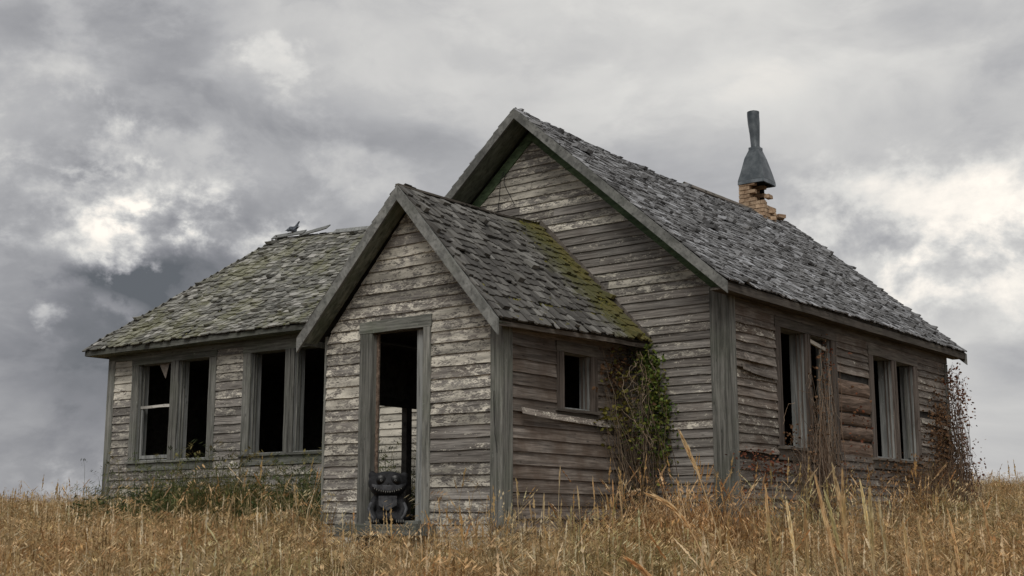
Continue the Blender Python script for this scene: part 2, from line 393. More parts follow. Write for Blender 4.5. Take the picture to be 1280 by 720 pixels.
WF = Wall((1, 0, 0), (0, -1, 0), (0, 0, 0))        # main front wall, s = x
WR = Wall((0, 1, 0), (1, 0, 0), (0, 0, 0))         # main right wall, s = y
WPF = Wall((1, 0, 0), (0, -1, 0), (0, -2.55, 0))   # porch front
WPR = Wall((0, 1, 0), (1, 0, 0), (-1.34, 0, 0))    # porch right side
WPL = Wall((0, -1, 0), (-1, 0, 0), (-3.96, 0, 0))  # porch left side (s = -y)
YW = .15
WW = Wall((1, 0, 0), (0, -1, 0), (0, YW, 0))       # wing front
LEN = 7.52
TOPM = 2.62
# -- openings (inner) and casings (outer)
W1 = (1.30, 2.93); W2 = (4.32, 6.02)
holesR = [(1.36, 2.08, .92, 2.38), (2.24, 2.90, .92, 2.38), (4.36, 5.10, .90, 2.33), (5.27, 5.98, .90, 2.33)]
caseR = [(1.21, 3.07, .74, 2.50), (4.20, 6.14, .72, 2.46)]
holesW = [(-11.19, -10.33, 1.00, 2.60), (-10.13, -9.36, 1.00, 2.60), (-8.36, -7.58, 1.03, 2.585), (-7.38, -6.62, 1.03, 2.585)]
caseW = [(-11.37, -9.19, .82, 2.70), (-8.54, -6.42, .84, 2.70)]

# -- sheathing
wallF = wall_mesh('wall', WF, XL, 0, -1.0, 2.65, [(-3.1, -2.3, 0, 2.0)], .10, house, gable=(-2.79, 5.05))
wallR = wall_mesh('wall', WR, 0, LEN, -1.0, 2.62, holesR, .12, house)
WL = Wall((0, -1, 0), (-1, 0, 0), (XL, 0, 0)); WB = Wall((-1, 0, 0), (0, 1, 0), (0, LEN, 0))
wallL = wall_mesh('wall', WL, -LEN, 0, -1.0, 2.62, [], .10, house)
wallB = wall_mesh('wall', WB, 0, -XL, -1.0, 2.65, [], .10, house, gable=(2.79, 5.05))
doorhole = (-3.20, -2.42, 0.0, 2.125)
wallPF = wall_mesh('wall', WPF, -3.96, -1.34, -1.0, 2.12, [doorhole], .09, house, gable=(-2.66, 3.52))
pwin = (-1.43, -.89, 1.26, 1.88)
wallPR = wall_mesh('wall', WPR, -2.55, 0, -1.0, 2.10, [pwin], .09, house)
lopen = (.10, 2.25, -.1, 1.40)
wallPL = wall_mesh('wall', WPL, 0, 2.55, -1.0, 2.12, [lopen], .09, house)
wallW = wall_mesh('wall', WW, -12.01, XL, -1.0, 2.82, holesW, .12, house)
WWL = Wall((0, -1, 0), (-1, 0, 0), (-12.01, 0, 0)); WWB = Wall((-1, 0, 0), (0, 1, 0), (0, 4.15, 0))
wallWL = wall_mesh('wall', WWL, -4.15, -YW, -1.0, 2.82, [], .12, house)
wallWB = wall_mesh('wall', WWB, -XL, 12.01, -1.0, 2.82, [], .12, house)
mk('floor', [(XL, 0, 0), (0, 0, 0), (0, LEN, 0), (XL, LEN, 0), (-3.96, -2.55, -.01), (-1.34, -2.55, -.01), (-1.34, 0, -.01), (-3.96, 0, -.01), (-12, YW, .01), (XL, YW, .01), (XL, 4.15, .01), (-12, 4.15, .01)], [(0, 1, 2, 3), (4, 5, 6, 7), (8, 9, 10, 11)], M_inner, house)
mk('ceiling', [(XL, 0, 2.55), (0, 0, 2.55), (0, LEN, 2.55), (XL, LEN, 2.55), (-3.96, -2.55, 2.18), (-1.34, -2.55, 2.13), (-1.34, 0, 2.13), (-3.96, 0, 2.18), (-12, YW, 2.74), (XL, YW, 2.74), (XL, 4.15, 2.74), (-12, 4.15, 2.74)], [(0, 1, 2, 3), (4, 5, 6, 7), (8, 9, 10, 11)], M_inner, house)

def pn(s, z, k): return mnoise.noise(Vector((s*.8+k*7.3, z*2.2+k, k*3.1)))
# main front: gable greyer in the middle, paint left near the rakes and low down
def extF(z):
    if z < 2.69: return (XL+.12, -.12)
    q = (z-2.62)/.86; return (XL+.06+q, -.06-q)
def paintF(s, z):
    a = .44 + .45*pn(s, z, 1) + (.12 if z > 3.9 else 0) - (.16 if 2.9 < z < 3.6 else 0) + R.uniform(-.12, .14)
    if s > -1.5 and z < 2.3: a = R.choice([.12, .22, .30, .38, .52]) + R.uniform(-.06, .06)
    if s < -4 and z < 2.2: a = .78 + R.uniform(-.05, .1)
    return (a, .15+.25*R.random())
siding(WF, wallF, .105, -.835, 4.93, extF, [(-3.96, -1.36, -1, 2.12)], M_sidX, paintF, split=.5)
def paintR(s, z):
    a = .26 + .30*pn(s, z, 2) + R.uniform(-.08, .12)
    if s < 1.3 and z > .8: a += .10
    if z < .6: a += .08
    return (a, .55+.3*R.random() + (.35 if z > 2.2 else 0))
def skipR(s, z): return (3.0 < s < 4.25 and .86 < z < 1.92) or (s < 1.3 and .56 < z < .76) or (s > 6.2 and 1.50 < z < 1.62)
siding(WR, wallR, .108, -.824, 2.40, lambda z: (.15, LEN-.10), caseR, M_sidY, paintR, warp=2.6, split=.4, skip=skipR, jag=1.5)
def paintPF(s, z):
    a = .60 + .25*pn(s, z, 3) + R.uniform(-.10, .12)
    if s > -2.3 and .55 < z < .95: a = .30 + R.uniform(-.05, .05)
    if z > 2.1: a = .60 + R.uniform(-.22, .16)
    return (a, .22+.25*R.random())
def extPF(z):
    if z < 2.08: return (-3.94, -1.46)
    q = (z-2.08)/1.10; return (-3.98+q, -1.36-q*.98)
siding(WPF, wallPF, .131, -.953, 3.50, extPF, [(-3.39, -2.31, -.02, 2.24)], M_sidX, paintPF, warp=1.3, split=.0)
def paintPR(s, z): return (.05 + .14*pn(s, z, 4) + (.12 if s > -.6 else 0) + R.uniform(-.06, .06), .82+.18*R.random())
def skipPR(s, z): return False
siding(WPR, wallPR, .142, -.976, 2.02, lambda z: (-2.41, -.03), [(-1.57, -.75, 1.18, 2.01)], M_sidY, paintPR, warp=1.3, split=.2)
def paintW(s, z): return (.56 + .36*pn(s, z, 5) + R.uniform(-.16, .14), .12+.2*R.random())
siding(WW, wallW, .137, -.831, 2.66, lambda z: (-11.86, XL), caseW, M_sidX, paintW, warp=1.2, split=.25)
# sides out of the photograph's sight: same boards, one joined part each
hidden0 = len(PIECES)
siding(WPL, wallPL, .131, -.953, 2.05, lambda z: (0.02, 2.52), [lopen], M_sidY, lambda s, z: (.6, .2))
siding(WL, wallL, .105, -.92, 2.5, lambda z: (-LEN+.1, -4.15), [], M_sidY, lambda s, z: (.4, .2))
siding(WB, wallB, .105, -.92, 4.9, lambda z: (.12, -XL-.12) if z < 2.69 else (.06+(z-2.62)/.86, -XL-.06-(z-2.62)/.86), [], M_sidX, lambda s, z: (.4, .2))
siding(WWL, wallWL, .137, -.81, 2.66, lambda z: (-4.1, -YW-.1), [], M_sidY, lambda s, z: (.4, .2))
siding(WWB, wallWB, .137, -.81, 2.66, lambda z: (-XL, 11.9), [], M_sidX, lambda s, z: (.4, .2))
for p in PIECES[hidden0:]: p[0] *= .0001
# a board that has sprung loose on the porch side, and curled ones on the long wall
for p in PIECES:
    pass
PIECES.sort(key=lambda p: -p[0])
for p in PIECES[:296]:
    o = mk('clapboard', p[1], p[2], p[3], p[4]); o.color = p[5]
rest = {}
for p in PIECES[296:]: rest.setdefault((p[4].name, p[3].name), []).append(p)
for k, ps in rest.items():
    m = MB()
    for p in ps: m.add(p[1], p[2])
    o = mk('clapboards', m.v, m.f, ps[0][3], ps[0][4], kind='stuff'); o.color = (.42, .25, 0, 1)

# loose warped boards
def curl_board(w, a0, a1, z, h, out, name, parent, mat, color, droop=0.0):
    v = []; f = []; n = 8
    for k in range(n+1):
        q = k/n; oo = .03 + out*(1-q)**2; zz_ = z + droop*(1-q)**2
        for dz, dd in ((0, 0), (0, .014), (h, .010), (h, -.004)): v.append(w.p(a0+(a1-a0)*q, zz_+dz+R.uniform(-.002, .002), oo+dd + (.012 if dz == 0 else 0)))
    for k in range(n):
        for q in range(4): f.append((k*4+q, k*4+(q+1) % 4, k*4+4+(q+1) % 4, k*4+4+q))
    f += [(3, 2, 1, 0), (n*4, n*4+1, n*4+2, n*4+3)]
    o = mk(name, v, f, mat, parent); o.color = color; return o
curl_board(WPR, -2.30, -.22, 1.075, .07, .05, 'loose_board', wallPR, M_sidY, (.45, .3, 0, 1), .05)['label'] = 'pale board sprung loose from the wall'
curl_board(WR, .16, 1.16, 1.86, .085, .10, 'loose_board', wallR, M_sidY, (.28, .4, 0, 1), -.02)['label'] = 'grey board curling off near the corner'
curl_board(WR, .16, 1.18, 1.70, .085, .07, 'loose_board', wallR, M_sidY, (.28, .4, 0, 1), .03)['label'] = 'grey board curling off near the corner'
curl_board(WR, 7.30, 6.20, 1.47, .07, .06, 'loose_board', wallR, M_sidY, (.6, .3, 0, 1), -.06)['label'] = 'pale splintered board hanging askew'
# bulging split logs where the siding has gone between the long wall's windows
for i, (z0, hh) in enumerate(((1.70, .20), (1.46, .23), (1.28, .16), (1.08, .19), (.86, .21))):
    m = MB(); n = 6; v = []; f = []
    for k in range(n+1):
        s = 3.09+1.09*k/n; wob = R.uniform(-.008, .008)
        for q in range(7):
            an = -math.pi/2 + math.pi*q/6
            v.append(WR.p(s, z0+hh/2+math.sin(an)*hh*.5+wob, -.004+math.cos(an)*(.035+(.02 if i % 2 else 0))+R.uniform(-.003, .003)))
    for k in range(n):
        for q in range(6): f.append((k*7+q, k*7+q+1, k*7+8+q, k*7+7+q))
    f += [tuple(range(6, -1, -1)), tuple(n*7+q for q in range(7))]
    mk('split_log', v, f, M_log, wallR)

# -- trim boards
def cb(w, a0, a1, z0, z1, d1=.032, name='corner_board', mat=None, d0=.001, **pr): return wbox(name, w, a0, a1, z0, z1, d0, d1, mat or M_trimV, house, **pr)
cb(WF, -.205, .034, -1.0, 2.70, .036); cb(WR, -.001, .145, -1.0, 2.60, .034, mat=M_trimV)
cb(WF, XL-.03, XL+.12, -1.0, 2.60, .032, mat=M_jamb); cb(WR, LEN-.11, LEN+.02, -1.0, 2.50, .032)
cb(WPF, -1.465, -1.306, -1.0, 2.10, .034); cb(WPR, -2.549, -2.405, -1.0, 2.06, .035); cb(WPF, -3.975, -3.94, -1.0, 2.15, .022)
cb(WPR, -.06, -.001, -1.0, 2.05, .030)
cb(WW, -12.04, -11.86, -1.0, 2.72, .032)
wbox('frieze_board', WR, .146, LEN+.02, 2.505, 2.64, .001, .030, M_trimY, house)
wbox('frieze_board', WR, .146, LEN+.02, 2.40, 2.503, .001, .024, M_sidY, house).color = (.1, .9, 0, 1)
wbox('frieze_board', WW, -12.04, XL-.001, 2.70, 2.84, .001, .030, M_trimX, house)
wbox('frieze_board', WPR, -2.404, -.061, 2.00, 2.09, .001, .026, M_sidY, house).color = (.1, .8, 0, 1)

# ------------------------------------------------------------------ windows
def window(w, outer, inner, top_w, side_mat, sill_label=None, depth=.20, apron=.14, label=None, inner_mat=None, wide_mull=True):
    a0, a1, z0, z1 = outer; m = MB()
    for (b0, b1, y0, y1) in inner:                     # deep jambs lining each opening
        for (q0, q1) in ((b0-.022, b0-.001), (b1+.001, b1+.022)):
            v, f = beam_geo(w.p((q0+q1)/2, y0, -depth/2+.004), w.p((q0+q1)/2, y1, -depth/2+.004), w.h, q1-q0, w.n, depth, 5, .001); m.add(v, f)
        for zc in (y0-.012, y1+.012):
            v, f = beam_geo(w.p(b0-.022, zc, -depth/2+.004), w.p(b1+.022, zc, -depth/2+.004), (0, 0, 1), .021, w.n, depth-.004, 3, .001); m.add(v, f)
    win = mk('window', m.v, m.f, inner_mat or M_jamb, house)
    if label: win['label'] = label
    zi0 = inner[0][2]; zi1 = inner[0][3]
    wbox('casing', w, a0, inner[0][0]-.001, zi0-.02, zi1, .001, .030, side_mat, win)
    wbox('casing', w, inner[-1][1]+.001, a1, zi0-.02, zi1, .001, .030, side_mat, win)
    wbox('casing', w, a0-.01, a1+.01, zi1+.002, z1, .001, .034, M_trimX if w.h.x else M_trimY, win)
    wbox('sill', w, a0-.03, a1+.03, zi0-.055, zi0-.022, -.05, .062, M_trimX if w.h.x else M_trimY, win)
    wbox('apron', w, a0, a1, z0, zi0-.058, .001, .027, M_trimX if w.h.x else M_trimY, win)
    if len(inner) > 1:
        wbox('mullion', w, inner[0][1]+.001, inner[1][0]-.001, zi0-.02, zi1, .001, .028, side_mat, win)
        mc = (inner[0][1]+inner[1][0])/2
        wbox('mullion_bead', w, mc-.012, mc+.012, zi0-.02, zi1, .029, .040, side_mat, win)
    for (b0, b1, y0, y1) in inner:                     # stops that held the sashes
        for dd in (-.045, -.10):
            wbox('sash_stop', w, b0, b0+.018, y0, y1, dd, dd+.014, side_mat, win); wbox('sash_stop', w, b1-.018, b1, y0, y1, dd, dd+.014, side_mat, win)
    return win
w3 = window(WW, caseW[0], holesW[:2], 0, M_trimV, label='pair of sash windows with one sash left')
b0, b1, y0, y1 = holesW[0]
sash = MB()
for (q0, q1, z0_, z1_) in ((b0+.02, b0+.065, 1.02, 1.86), (b1-.065, b1-.02, 1.02, 1.86), (b0+.066, b1-.066, 1.02, 1.075)):
    if q1-q0 < .1: v, f = beam_geo(WW.p((q0+q1)/2, z0_, -.065), WW.p((q0+q1)/2, z1_, -.065), WW.h, q1-q0, WW.n, .03, 4, .001)
    else: v, f = beam_geo(WW.p(q0, (z0_+z1_)/2, -.065), WW.p(q1, (z0_+z1_)/2, -.065), (0, 0, 1), z1_-z0_, WW.n, .03, 4, .001)
    sash.add(v, f)
mk('sash', sash.v, sash.f, M_jamb, w3)
M_white = wood_mat('flaked_white', (.2, .19, .17), (.4, .38, .35), (3, 20, 30), (.62, .60, .55), .8)
wbox('meeting_rail', WW, b0+.02, b1-.02, 1.862, 1.905, -.08, -.035, M_white, w3)
def shard(w, pts, d, parent):
    v = [w.p(a, z, d) for a, z in pts] + [w.p(a, z, d-.004) for a, z in pts]; n = len(pts)
    mk('glass_shard', v, [tuple(range(n)), tuple(range(2*n-1, n-1, -1))]+[(i, (i+1) % n, n+(i+1) % n, n+i) for i in range(n)], M_glass, parent)
M_glass = simple('dusty_glass', (.14, .12, .10), (.32, .27, .22), 12, .35)
shard(WW, [(-10.78, 2.595), (-10.52, 2.595), (-10.60, 2.34)], -.08, w3)
w4 = window(WW, caseW[1], holesW[2:], 0, M_trimV, label='pair of empty window openings beside the porch')
wR1 = window(WR, caseR[0], holesR[:2], 0, M_trimB, label='empty paired window overgrown by a dead vine', depth=.20)
wR2 = window(WR, caseR[1], holesR[2:], 0, M_trimB, depth=.20, label='empty paired window near the rear corner')
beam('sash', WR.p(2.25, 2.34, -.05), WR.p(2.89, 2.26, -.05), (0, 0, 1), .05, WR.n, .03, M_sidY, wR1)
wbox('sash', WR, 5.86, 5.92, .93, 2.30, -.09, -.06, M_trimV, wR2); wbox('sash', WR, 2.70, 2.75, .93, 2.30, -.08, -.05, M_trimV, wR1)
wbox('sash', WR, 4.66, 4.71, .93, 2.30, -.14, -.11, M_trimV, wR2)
wP = window(WPR, (-1.57, -.75, 1.14, 2.00), [pwin], 0, M_trimB, depth=.14, label='small square side window of the porch')
# ------------------------------------------------------------------ door
fr = MB()
for q0, q1 in ((-3.222, -3.200), (-2.420, -2.398)):
    v, f = beam_geo(WPF.p((q0+q1)/2, -.02, -.055), WPF.p((q0+q1)/2, 2.125, -.055), (1, 0, 0), q1-q0, (0, -1, 0), .115, 5, .001); fr.add(v, f)
v, f = beam_geo(WPF.p(-3.222, 2.137, -.055), WPF.p(-2.398, 2.137, -.055), (0, 0, 1), .022, (0, -1, 0), .115, 3, .001); fr.add(v, f)
dfr = mk('door_frame', fr.v, fr.f, M_trimV, house)
wbox('casing', WPF, -3.39, -3.201, -.06, 2.127, .001, .034, M_trimV, dfr); wbox('casing', WPF, -2.419, -2.31, -.06, 2.127, .001, .034, M_trimV, dfr)
wbox('casing', WPF, -3.40, -2.30, 2.130, 2.265, .001, .037, M_trimX, dfr)
wbox('door_stop', WPF, -3.199, -3.165, -.02, 2.12, -.07, -.05, M_log, dfr)
wbox('doorstep', WPF, -3.42, -2.22, -.16, -.035, .002, .34, M_trimX, house)
wbox('threshold', WPF, -3.20, -2.42, -.033, .0, -.11, .08, M_trimX, dfr)
H = Vector((-2.432, -2.50, 0)); az = YAW - .17; dd = Vector((math.sin(az), math.cos(az), 0)); nn = Vector((dd.y, -dd.x, 0))
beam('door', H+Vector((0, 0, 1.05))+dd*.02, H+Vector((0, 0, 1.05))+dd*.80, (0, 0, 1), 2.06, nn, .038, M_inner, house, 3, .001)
door = [o for o in house.children if o.name.startswith('door') and not o.name.startswith('door_') and not o.name.startswith('doorstep')][0]
wbox('door_post', WPF, -2.572, -2.462, 0, 2.12, -.085, -.045, M_jamb, dfr)
for zc in (1.78, .35): beam('hinge', H+Vector((0, 0, zc-.05))-nn*.0+dd*.0, H+Vector((0, 0, zc+.05)), nn, .05, dd, .03, M_rust, door, 2, .0005)
# left porch opening: posts, and rail
wbox('post', WPL, 1.12, 1.22, -.05, 1.40, -.085, -.002, M_inner, house)
wbox('rail', WPL, .10, 2.25, 1.40, 1.50, -.10, .01, M_inner, house)

# ------------------------------------------------------------------ roofs
class Patch:
    """ruled roof surface between a left edge L0-L1 and right edge R0-R1 (0 = eave, 1 = ridge) with a sag"""
    def __init__(s, L0, L1, R0, R1, sag=0.0, sagf=None):
        s.L0, s.L1, s.R0, s.R1 = map(Vector, (L0, L1, R0, R1)); s.sag = sag; s.sagf = sagf
        s.slope = ((s.L0+s.R0)/2 - (s.L1+s.R1)/2).length
        s.nrm = (s.R0-s.L0).cross(s.L1-s.L0).normalized()
        if s.nrm.z < 0: s.nrm = -s.nrm
    def at(s, u, v):
        a = s.L0.lerp(s.L1, v); b = s.R0.lerp(s.R1, v); p = a.lerp(b, u)
        if s.sagf: p.z += s.sagf(u, v)
        return p
def deck(name, patches, th, mat, nu=12):
    m = MB()
    for P in patches:
        for lv, sgn in ((-.004, 1), (-th, -1)):
            v = []; f = []
            for i in range(nu+1):
                for k in range(3): v.append(P.at(i/nu, k/2) + P.nrm*lv)
            for i in range(nu):
                for k in range(2): f.append((i*3+k, i*3+3+k, i*3+4+k, i*3+1+k)[::sgn])
            m.add(v, f)
        for vv in (0, 1):
            v = []
            for i in range(nu+1): v += [P.at(i/nu, vv)-P.nrm*.004, P.at(i/nu, vv)-P.nrm*th]
            m.add(v, [(2*i, 2*i+2, 2*i+3, 2*i+1) for i in range(nu)])
        for uu in (0, 1):
            m.add([P.at(uu, 0)-P.nrm*.004, P.at(uu, 1)-P.nrm*.004, P.at(uu, 1)-P.nrm*th, P.at(uu, 0)-P.nrm*th], [(0, 1, 2, 3)])
    return mk(name, m.v, m.f, mat, house)
# unit shingles (x across, y upslope, z out): a few worn outlines
def unit_shingle(k):
    r = random.Random(k); y1 = 1.0; lift = r.uniform(.6, 1.6)
    v = []
    for (x, y) in ((-.5, r.uniform(-.05, .04)), (r.uniform(-.15, .15), r.uniform(-.09, .02)), (.5, r.uniform(-.05, .04))):
        v += [(x, y, .008*lift+.011), (x, y, .008*lift-.001)]
    for x in (-.5, 0, .5): v += [(x, .42, .014), (x, .42, .004)]
    for x in (-.48, 0, .48): v += [(x, y1, .004), (x, y1, -.004)]
    f = []
    for row in (0, 6):
        for c in (0, 2): f.append((row+c, row+c+2, row+c+8, row+c+6))
    for c in (0, 2): f.append((c, c+1, c+3, c+2))
    f += [(0, 6, 7, 1), (6, 12, 13, 7), (4, 5, 11, 10), (10, 11, 17, 16)]
    return np.array(v), f
UNIT = [unit_shingle(k) for k in range(7)]
UM = {}
for kk, mt in (('p', M_shP),):
    for i, (v, f) in enumerate(UNIT):
        me = bpy.data.meshes.new('shingle'); me.from_pydata(v.tolist(), [], f); me.materials.append(mt); UM[(kk, i)] = me
def shingle_list(P, e, wmean, r, miss=.015, over=.02, jit=1.0, vlen=1.75, zlift=1.0):
    out = []; rows = int(P.slope/e)+1
    for j in range(rows+1):
        v = (j*e)/P.slope
        if v > .995: break
        a = P.at(0, v); b = P.at(1, v); L = (b-a).length; x = -over - r.random()*wmean*.8
        rowj = r.uniform(-.006, .006)*jit
        while x < L+over-.02:
            w = max(.05, r.gauss(wmean, wmean*.33)); x1 = x+w
            c0 = max(x, -over); c1 = min(x1, L+over)
            if c1-c0 > .025 and r.random() > miss + (.35 if mnoise.noise(P.at(min(max((c0+c1)/2/L, 0), 1), v)*1.7) > .52 else 0):
                u = (c0+c1)/2/L
                p = P.at(u, v); q = P.at(u, min(v+.05, 1.0)); up = (q-p).normalized() if (q-p).length > 1e-5 else (P.L1-P.L0).normalized()
                # stay perpendicular to the eave on hips
                ax = (P.at(min(u+.02, 1), v)-P.at(max(u-.02, 0), v)).normalized(); up = (up - ax*up.dot(ax)).normalized()
                nr = ax.cross(up); 
                if nr.z < 0: nr = -nr
                rot = r.gauss(0, .018)*jit
                ax2 = (ax*math.cos(rot)+up*math.sin(rot)); up2 = nr.cross(ax2)
                if up2.dot(up) < 0: up2 = -up2
                ln = min(e*vlen, (1-v)*P.slope+.01)
                p = p + up*(rowj + r.gauss(0, .009)*jit - (.02 if j == 0 else 0)) + nr*(.003+r.random()*.004)
                thick = zlift*r.uniform(.7, 1.5)*(2.3 if r.random() < .04 else 1)
                out.append((p, ax2*(c1-c0-.006), up2*max(ln, .06), nr*thick, r.randrange(len(UNIT)), r.random()))
            x = x1
    return out
def joined_shingles(name, lst, mat, parent):
    V = []; F = []; base = 0
    for (p, a, b, n, k, _) in lst:
        v, f = UNIT[k]; M = np.array([a, b, n]); V.append(v@M + np.array(p)); F += [tuple(i+base for i in q) for q in f]; base += len(v)
    me = bpy.data.meshes.new(name); me.from_pydata(np.concatenate(V).tolist(), [], F); me.materials.append(mat); me.update()
    return link(name, me, parent, kind='stuff')

# main roof: long ridge with a shallow slump before the chimney
YF, YB = -.40, 7.90
sagM = lambda u, v: -v*.10*math.sin(math.pi*min(u/.9, 1.0)) - .02*math.sin(u*9)*(1-v)*.6
RZ = 5.315
mR = Patch((.215, YF, 2.70), (-2.79, YF, RZ), (.215, YB, 2.74), (-2.79, YB, RZ), sagf=sagM)
mL = Patch((-5.80, YF, 2.70), (-2.79, YF, RZ), (-5.80, YB, 2.74), (-2.79, YB, RZ), sagf=sagM)
roofM = deck('roof', [mR, mL], .035, M_inner); roofM['label'] = 'steep grey shingle roof of the main block'
rr = random.Random(3)
joined_shingles('shingles', shingle_list(mR, .112, .085, rr, .018, .015, 1.5, zlift=1.25) + shingle_list(mL, .13, .16, rr, .01, .015), M_shM, roofM)
def moss(P, n, vfun, r, mat, parent):
    m = MB()
    for i in range(n):
        u, v = vfun(r); p = P.at(u, v); k = r.uniform(.010, .028); a_ = (P.at(min(u+.02, 1), v)-P.at(max(u-.02, 0), v)).normalized(); b_ = P.nrm.cross(a_); q = p+P.nrm*.016
        rx_ = k*r.uniform(.8, 1.5); ry_ = k*r.uniform(.7, 1.2); rz_ = k*r.uniform(.35, .7); o_ = r.uniform(0, 6)
        ring = [q+a_*math.cos(o_+j*1.0472)*rx_*r.uniform(.75, 1.2)+b_*math.sin(o_+j*1.0472)*ry_*r.uniform(.75, 1.2) for j in range(6)]
        m.add(ring+[q+P.nrm*rz_], [(j, (j+1) % 6, 6) for j in range(6)])
    return mk('moss', m.v, m.f, mat, parent, kind='stuff')
M_moss = simple('moss_green', (.045, .048, .014), (.19, .17, .045), 9, .95, bump=.8)
M_moss2 = simple('moss_pale', (.07, .075, .03), (.20, .20, .10), 7, .95, bump=.8)
# porch roof
pR = Patch((-1.175, -2.82, 2.085), (-2.61, -2.82, 3.73), (-1.03, -.02, 2.125), (-2.67, -.02, 3.79), sagf=lambda u, v: -.035*v*math.sin(math.pi*u))
pL = Patch((-4.16, -2.82, 2.13), (-2.61, -2.82, 3.73), (-4.16, -.02, 2.15), (-2.67, -.02, 3.79), sagf=lambda u, v: -.035*v*math.sin(math.pi*u))
roofP = deck('roof', [pR, pL], .03, M_inner); roofP['label'] = 'mossy shingle roof of the entry porch'
ls = shingle_list(pR, .125, .092, rr, .022, .012, 1.8, zlift=1.5)
ls.sort(key=lambda q: (q[0]-CAM).length)
for (p, a, b, n, k, _) in ls[:297]:
    M = Matrix.Translation(p) @ Matrix(((a.x, b.x, n.x, 0), (a.y, b.y, n.y, 0), (a.z, b.z, n.z, 0), (0, 0, 0, 1)))
    link('shingle', UM[('p', k)], roofP, M)
joined_shingles('shingles', ls[297:] + shingle_list(pL, .13, .14, rr), M_shP, roofP)
moss(pR, 1500, lambda r: (1-min(abs(r.gauss(0, .13)), .9), r.random()), rr, M_moss, roofP)
moss(pR, 260, lambda r: (r.random(), r.choice([.02, .09, .16, .23])+r.random()*.01), rr, M_moss, roofP)
# wing roof, hipped at its outer end, ridge sinking towards the main block
EZ = 2.905
hx, hy = -10.03, 2.15
sagW = lambda u, v: -.05*math.sin(math.pi*u)*math.sin(math.pi*v)
wFr = Patch((-12.34, -.17, EZ), (hx, hy, 5.0), (-5.2, -.17, EZ-.02), (-3.6, hy, 4.62), sagf=sagW)
# keep the slope inside the main block short: the right edge stops on the main wall line
wBk = Patch((-5.58, 4.47, EZ), (-3.6, hy, 4.62), (-12.34, 4.47, EZ), (hx, hy, 5.0), sagf=sagW)
wEn = Patch((-12.34, 4.47, EZ), (hx-.001, hy, 5.0), (-12.34, -.17, EZ), (hx, hy, 5.0))
roofW = deck('roof', [wFr, wBk, wEn], .03, M_inner); roofW['label'] = 'low mossy shingle roof of the side wing'
joined_shingles('shingles', shingle_list(wFr, .100, .125, rr, .02, .012, 1.9, zlift=1.45) + shingle_list(wBk, .13, .2, rr) + shingle_list(wEn, .11, .15, rr, .01, -.04), M_shW, roofW)

moss(wFr, 1500, lambda r: (r.random(), min(.98, int(r.random()*31)/31+r.uniform(.0, .006))), rr, M_moss2, roofW)
for (e0, e1) in (((-12.30, -.13, EZ+.035), (hx, hy, 5.03)), ((-12.30, 4.43, EZ+.035), (hx, hy, 5.03))):
    for q in range(15):
        A_ = Vector(e0).lerp(Vector(e1), q/15); B_ = Vector(e0).lerp(Vector(e1), (q+1.25)/15 if q < 14 else 1.0)
        for sd_ in (Vector((1, 0, .25)), Vector((0, 1 if e0[1] < 0 else -1, .25))):
            sd_ = sd_.normalized(); beam('hip_shingle', A_+sd_*.055+Vector((0, 0, .012)), B_+sd_*.055-Vector((0, 0, .004)), sd_, .105, (0, 0, 1), .011, M_shW, roofW, 1, .003)
# fascia and rake boards, soffits
def rake(e, p, y0, wid, mat, name='fascia', th=.028, drop=.0, side=1):
    e = Vector(e); p = Vector(p); d_ = (p-e).normalized(); nr = Vector((0, -1, 0)).cross(d_); nr = nr if nr.z > 0 else -nr
    return beam(name, e-nr*(wid/2+drop)-d_*.0, p-nr*(wid/2+drop), nr, wid, (0, 1, 0), th, mat, house, 8, .003)
def rakepair(E1, PK, E2, yb, wid, mat, name='fascia', drop=0, th=.028):
    """two boards mitred at the peak: built as prisms with shared plumb cut"""
    for E in (E1, E2):
        E = Vector(E); P = Vector(PK); d_ = (P-E).normalized(); nr = Vector((-d_.z, 0, d_.x)); nr = nr if nr.z > 0 else -nr
        k = (wid)/abs(nr.z)                          # plumb depth of the board
        k0 = drop/abs(nr.z)
        v = []; n = 8
        for i in range(n+1):
            c = E.lerp(P, i/n); jz = R.uniform(-.004, .004)
            for dz, yy in ((-k0+jz*.3, yb), (-k0+jz*.3, yb+th), (-k0-k+jz, yb+th), (-k0-k+jz, yb)):
                v.append((c.x, yy, c.z+dz))
        # square off the lower end
        f = []
        for i in range(n):
            for q in range(4): f.append((i*4+q, i*4+(q+1) % 4, i*4+4+(q+1) % 4, i*4+4+q))
        f += [(3, 2, 1, 0), (n*4, n*4+1, n*4+2, n*4+3)]
        mk(name, v, f, mat, house)
rakepair((.235, YF, 2.672), (-2.79, YF, RZ+.005), (-5.815, YF, 2.672), YF-.03, .105, M_rake)
rakepair((.235, YB, 2.70), (-2.79, YB, RZ), (-5.815, YB, 2.70), YB+.0, .14, M_rake)
rakepair((-1.165, -2.82, 2.075), (-2.61, -2.82, 3.735), (-4.17, -2.82, 2.115), -2.85, .115, M_rake)
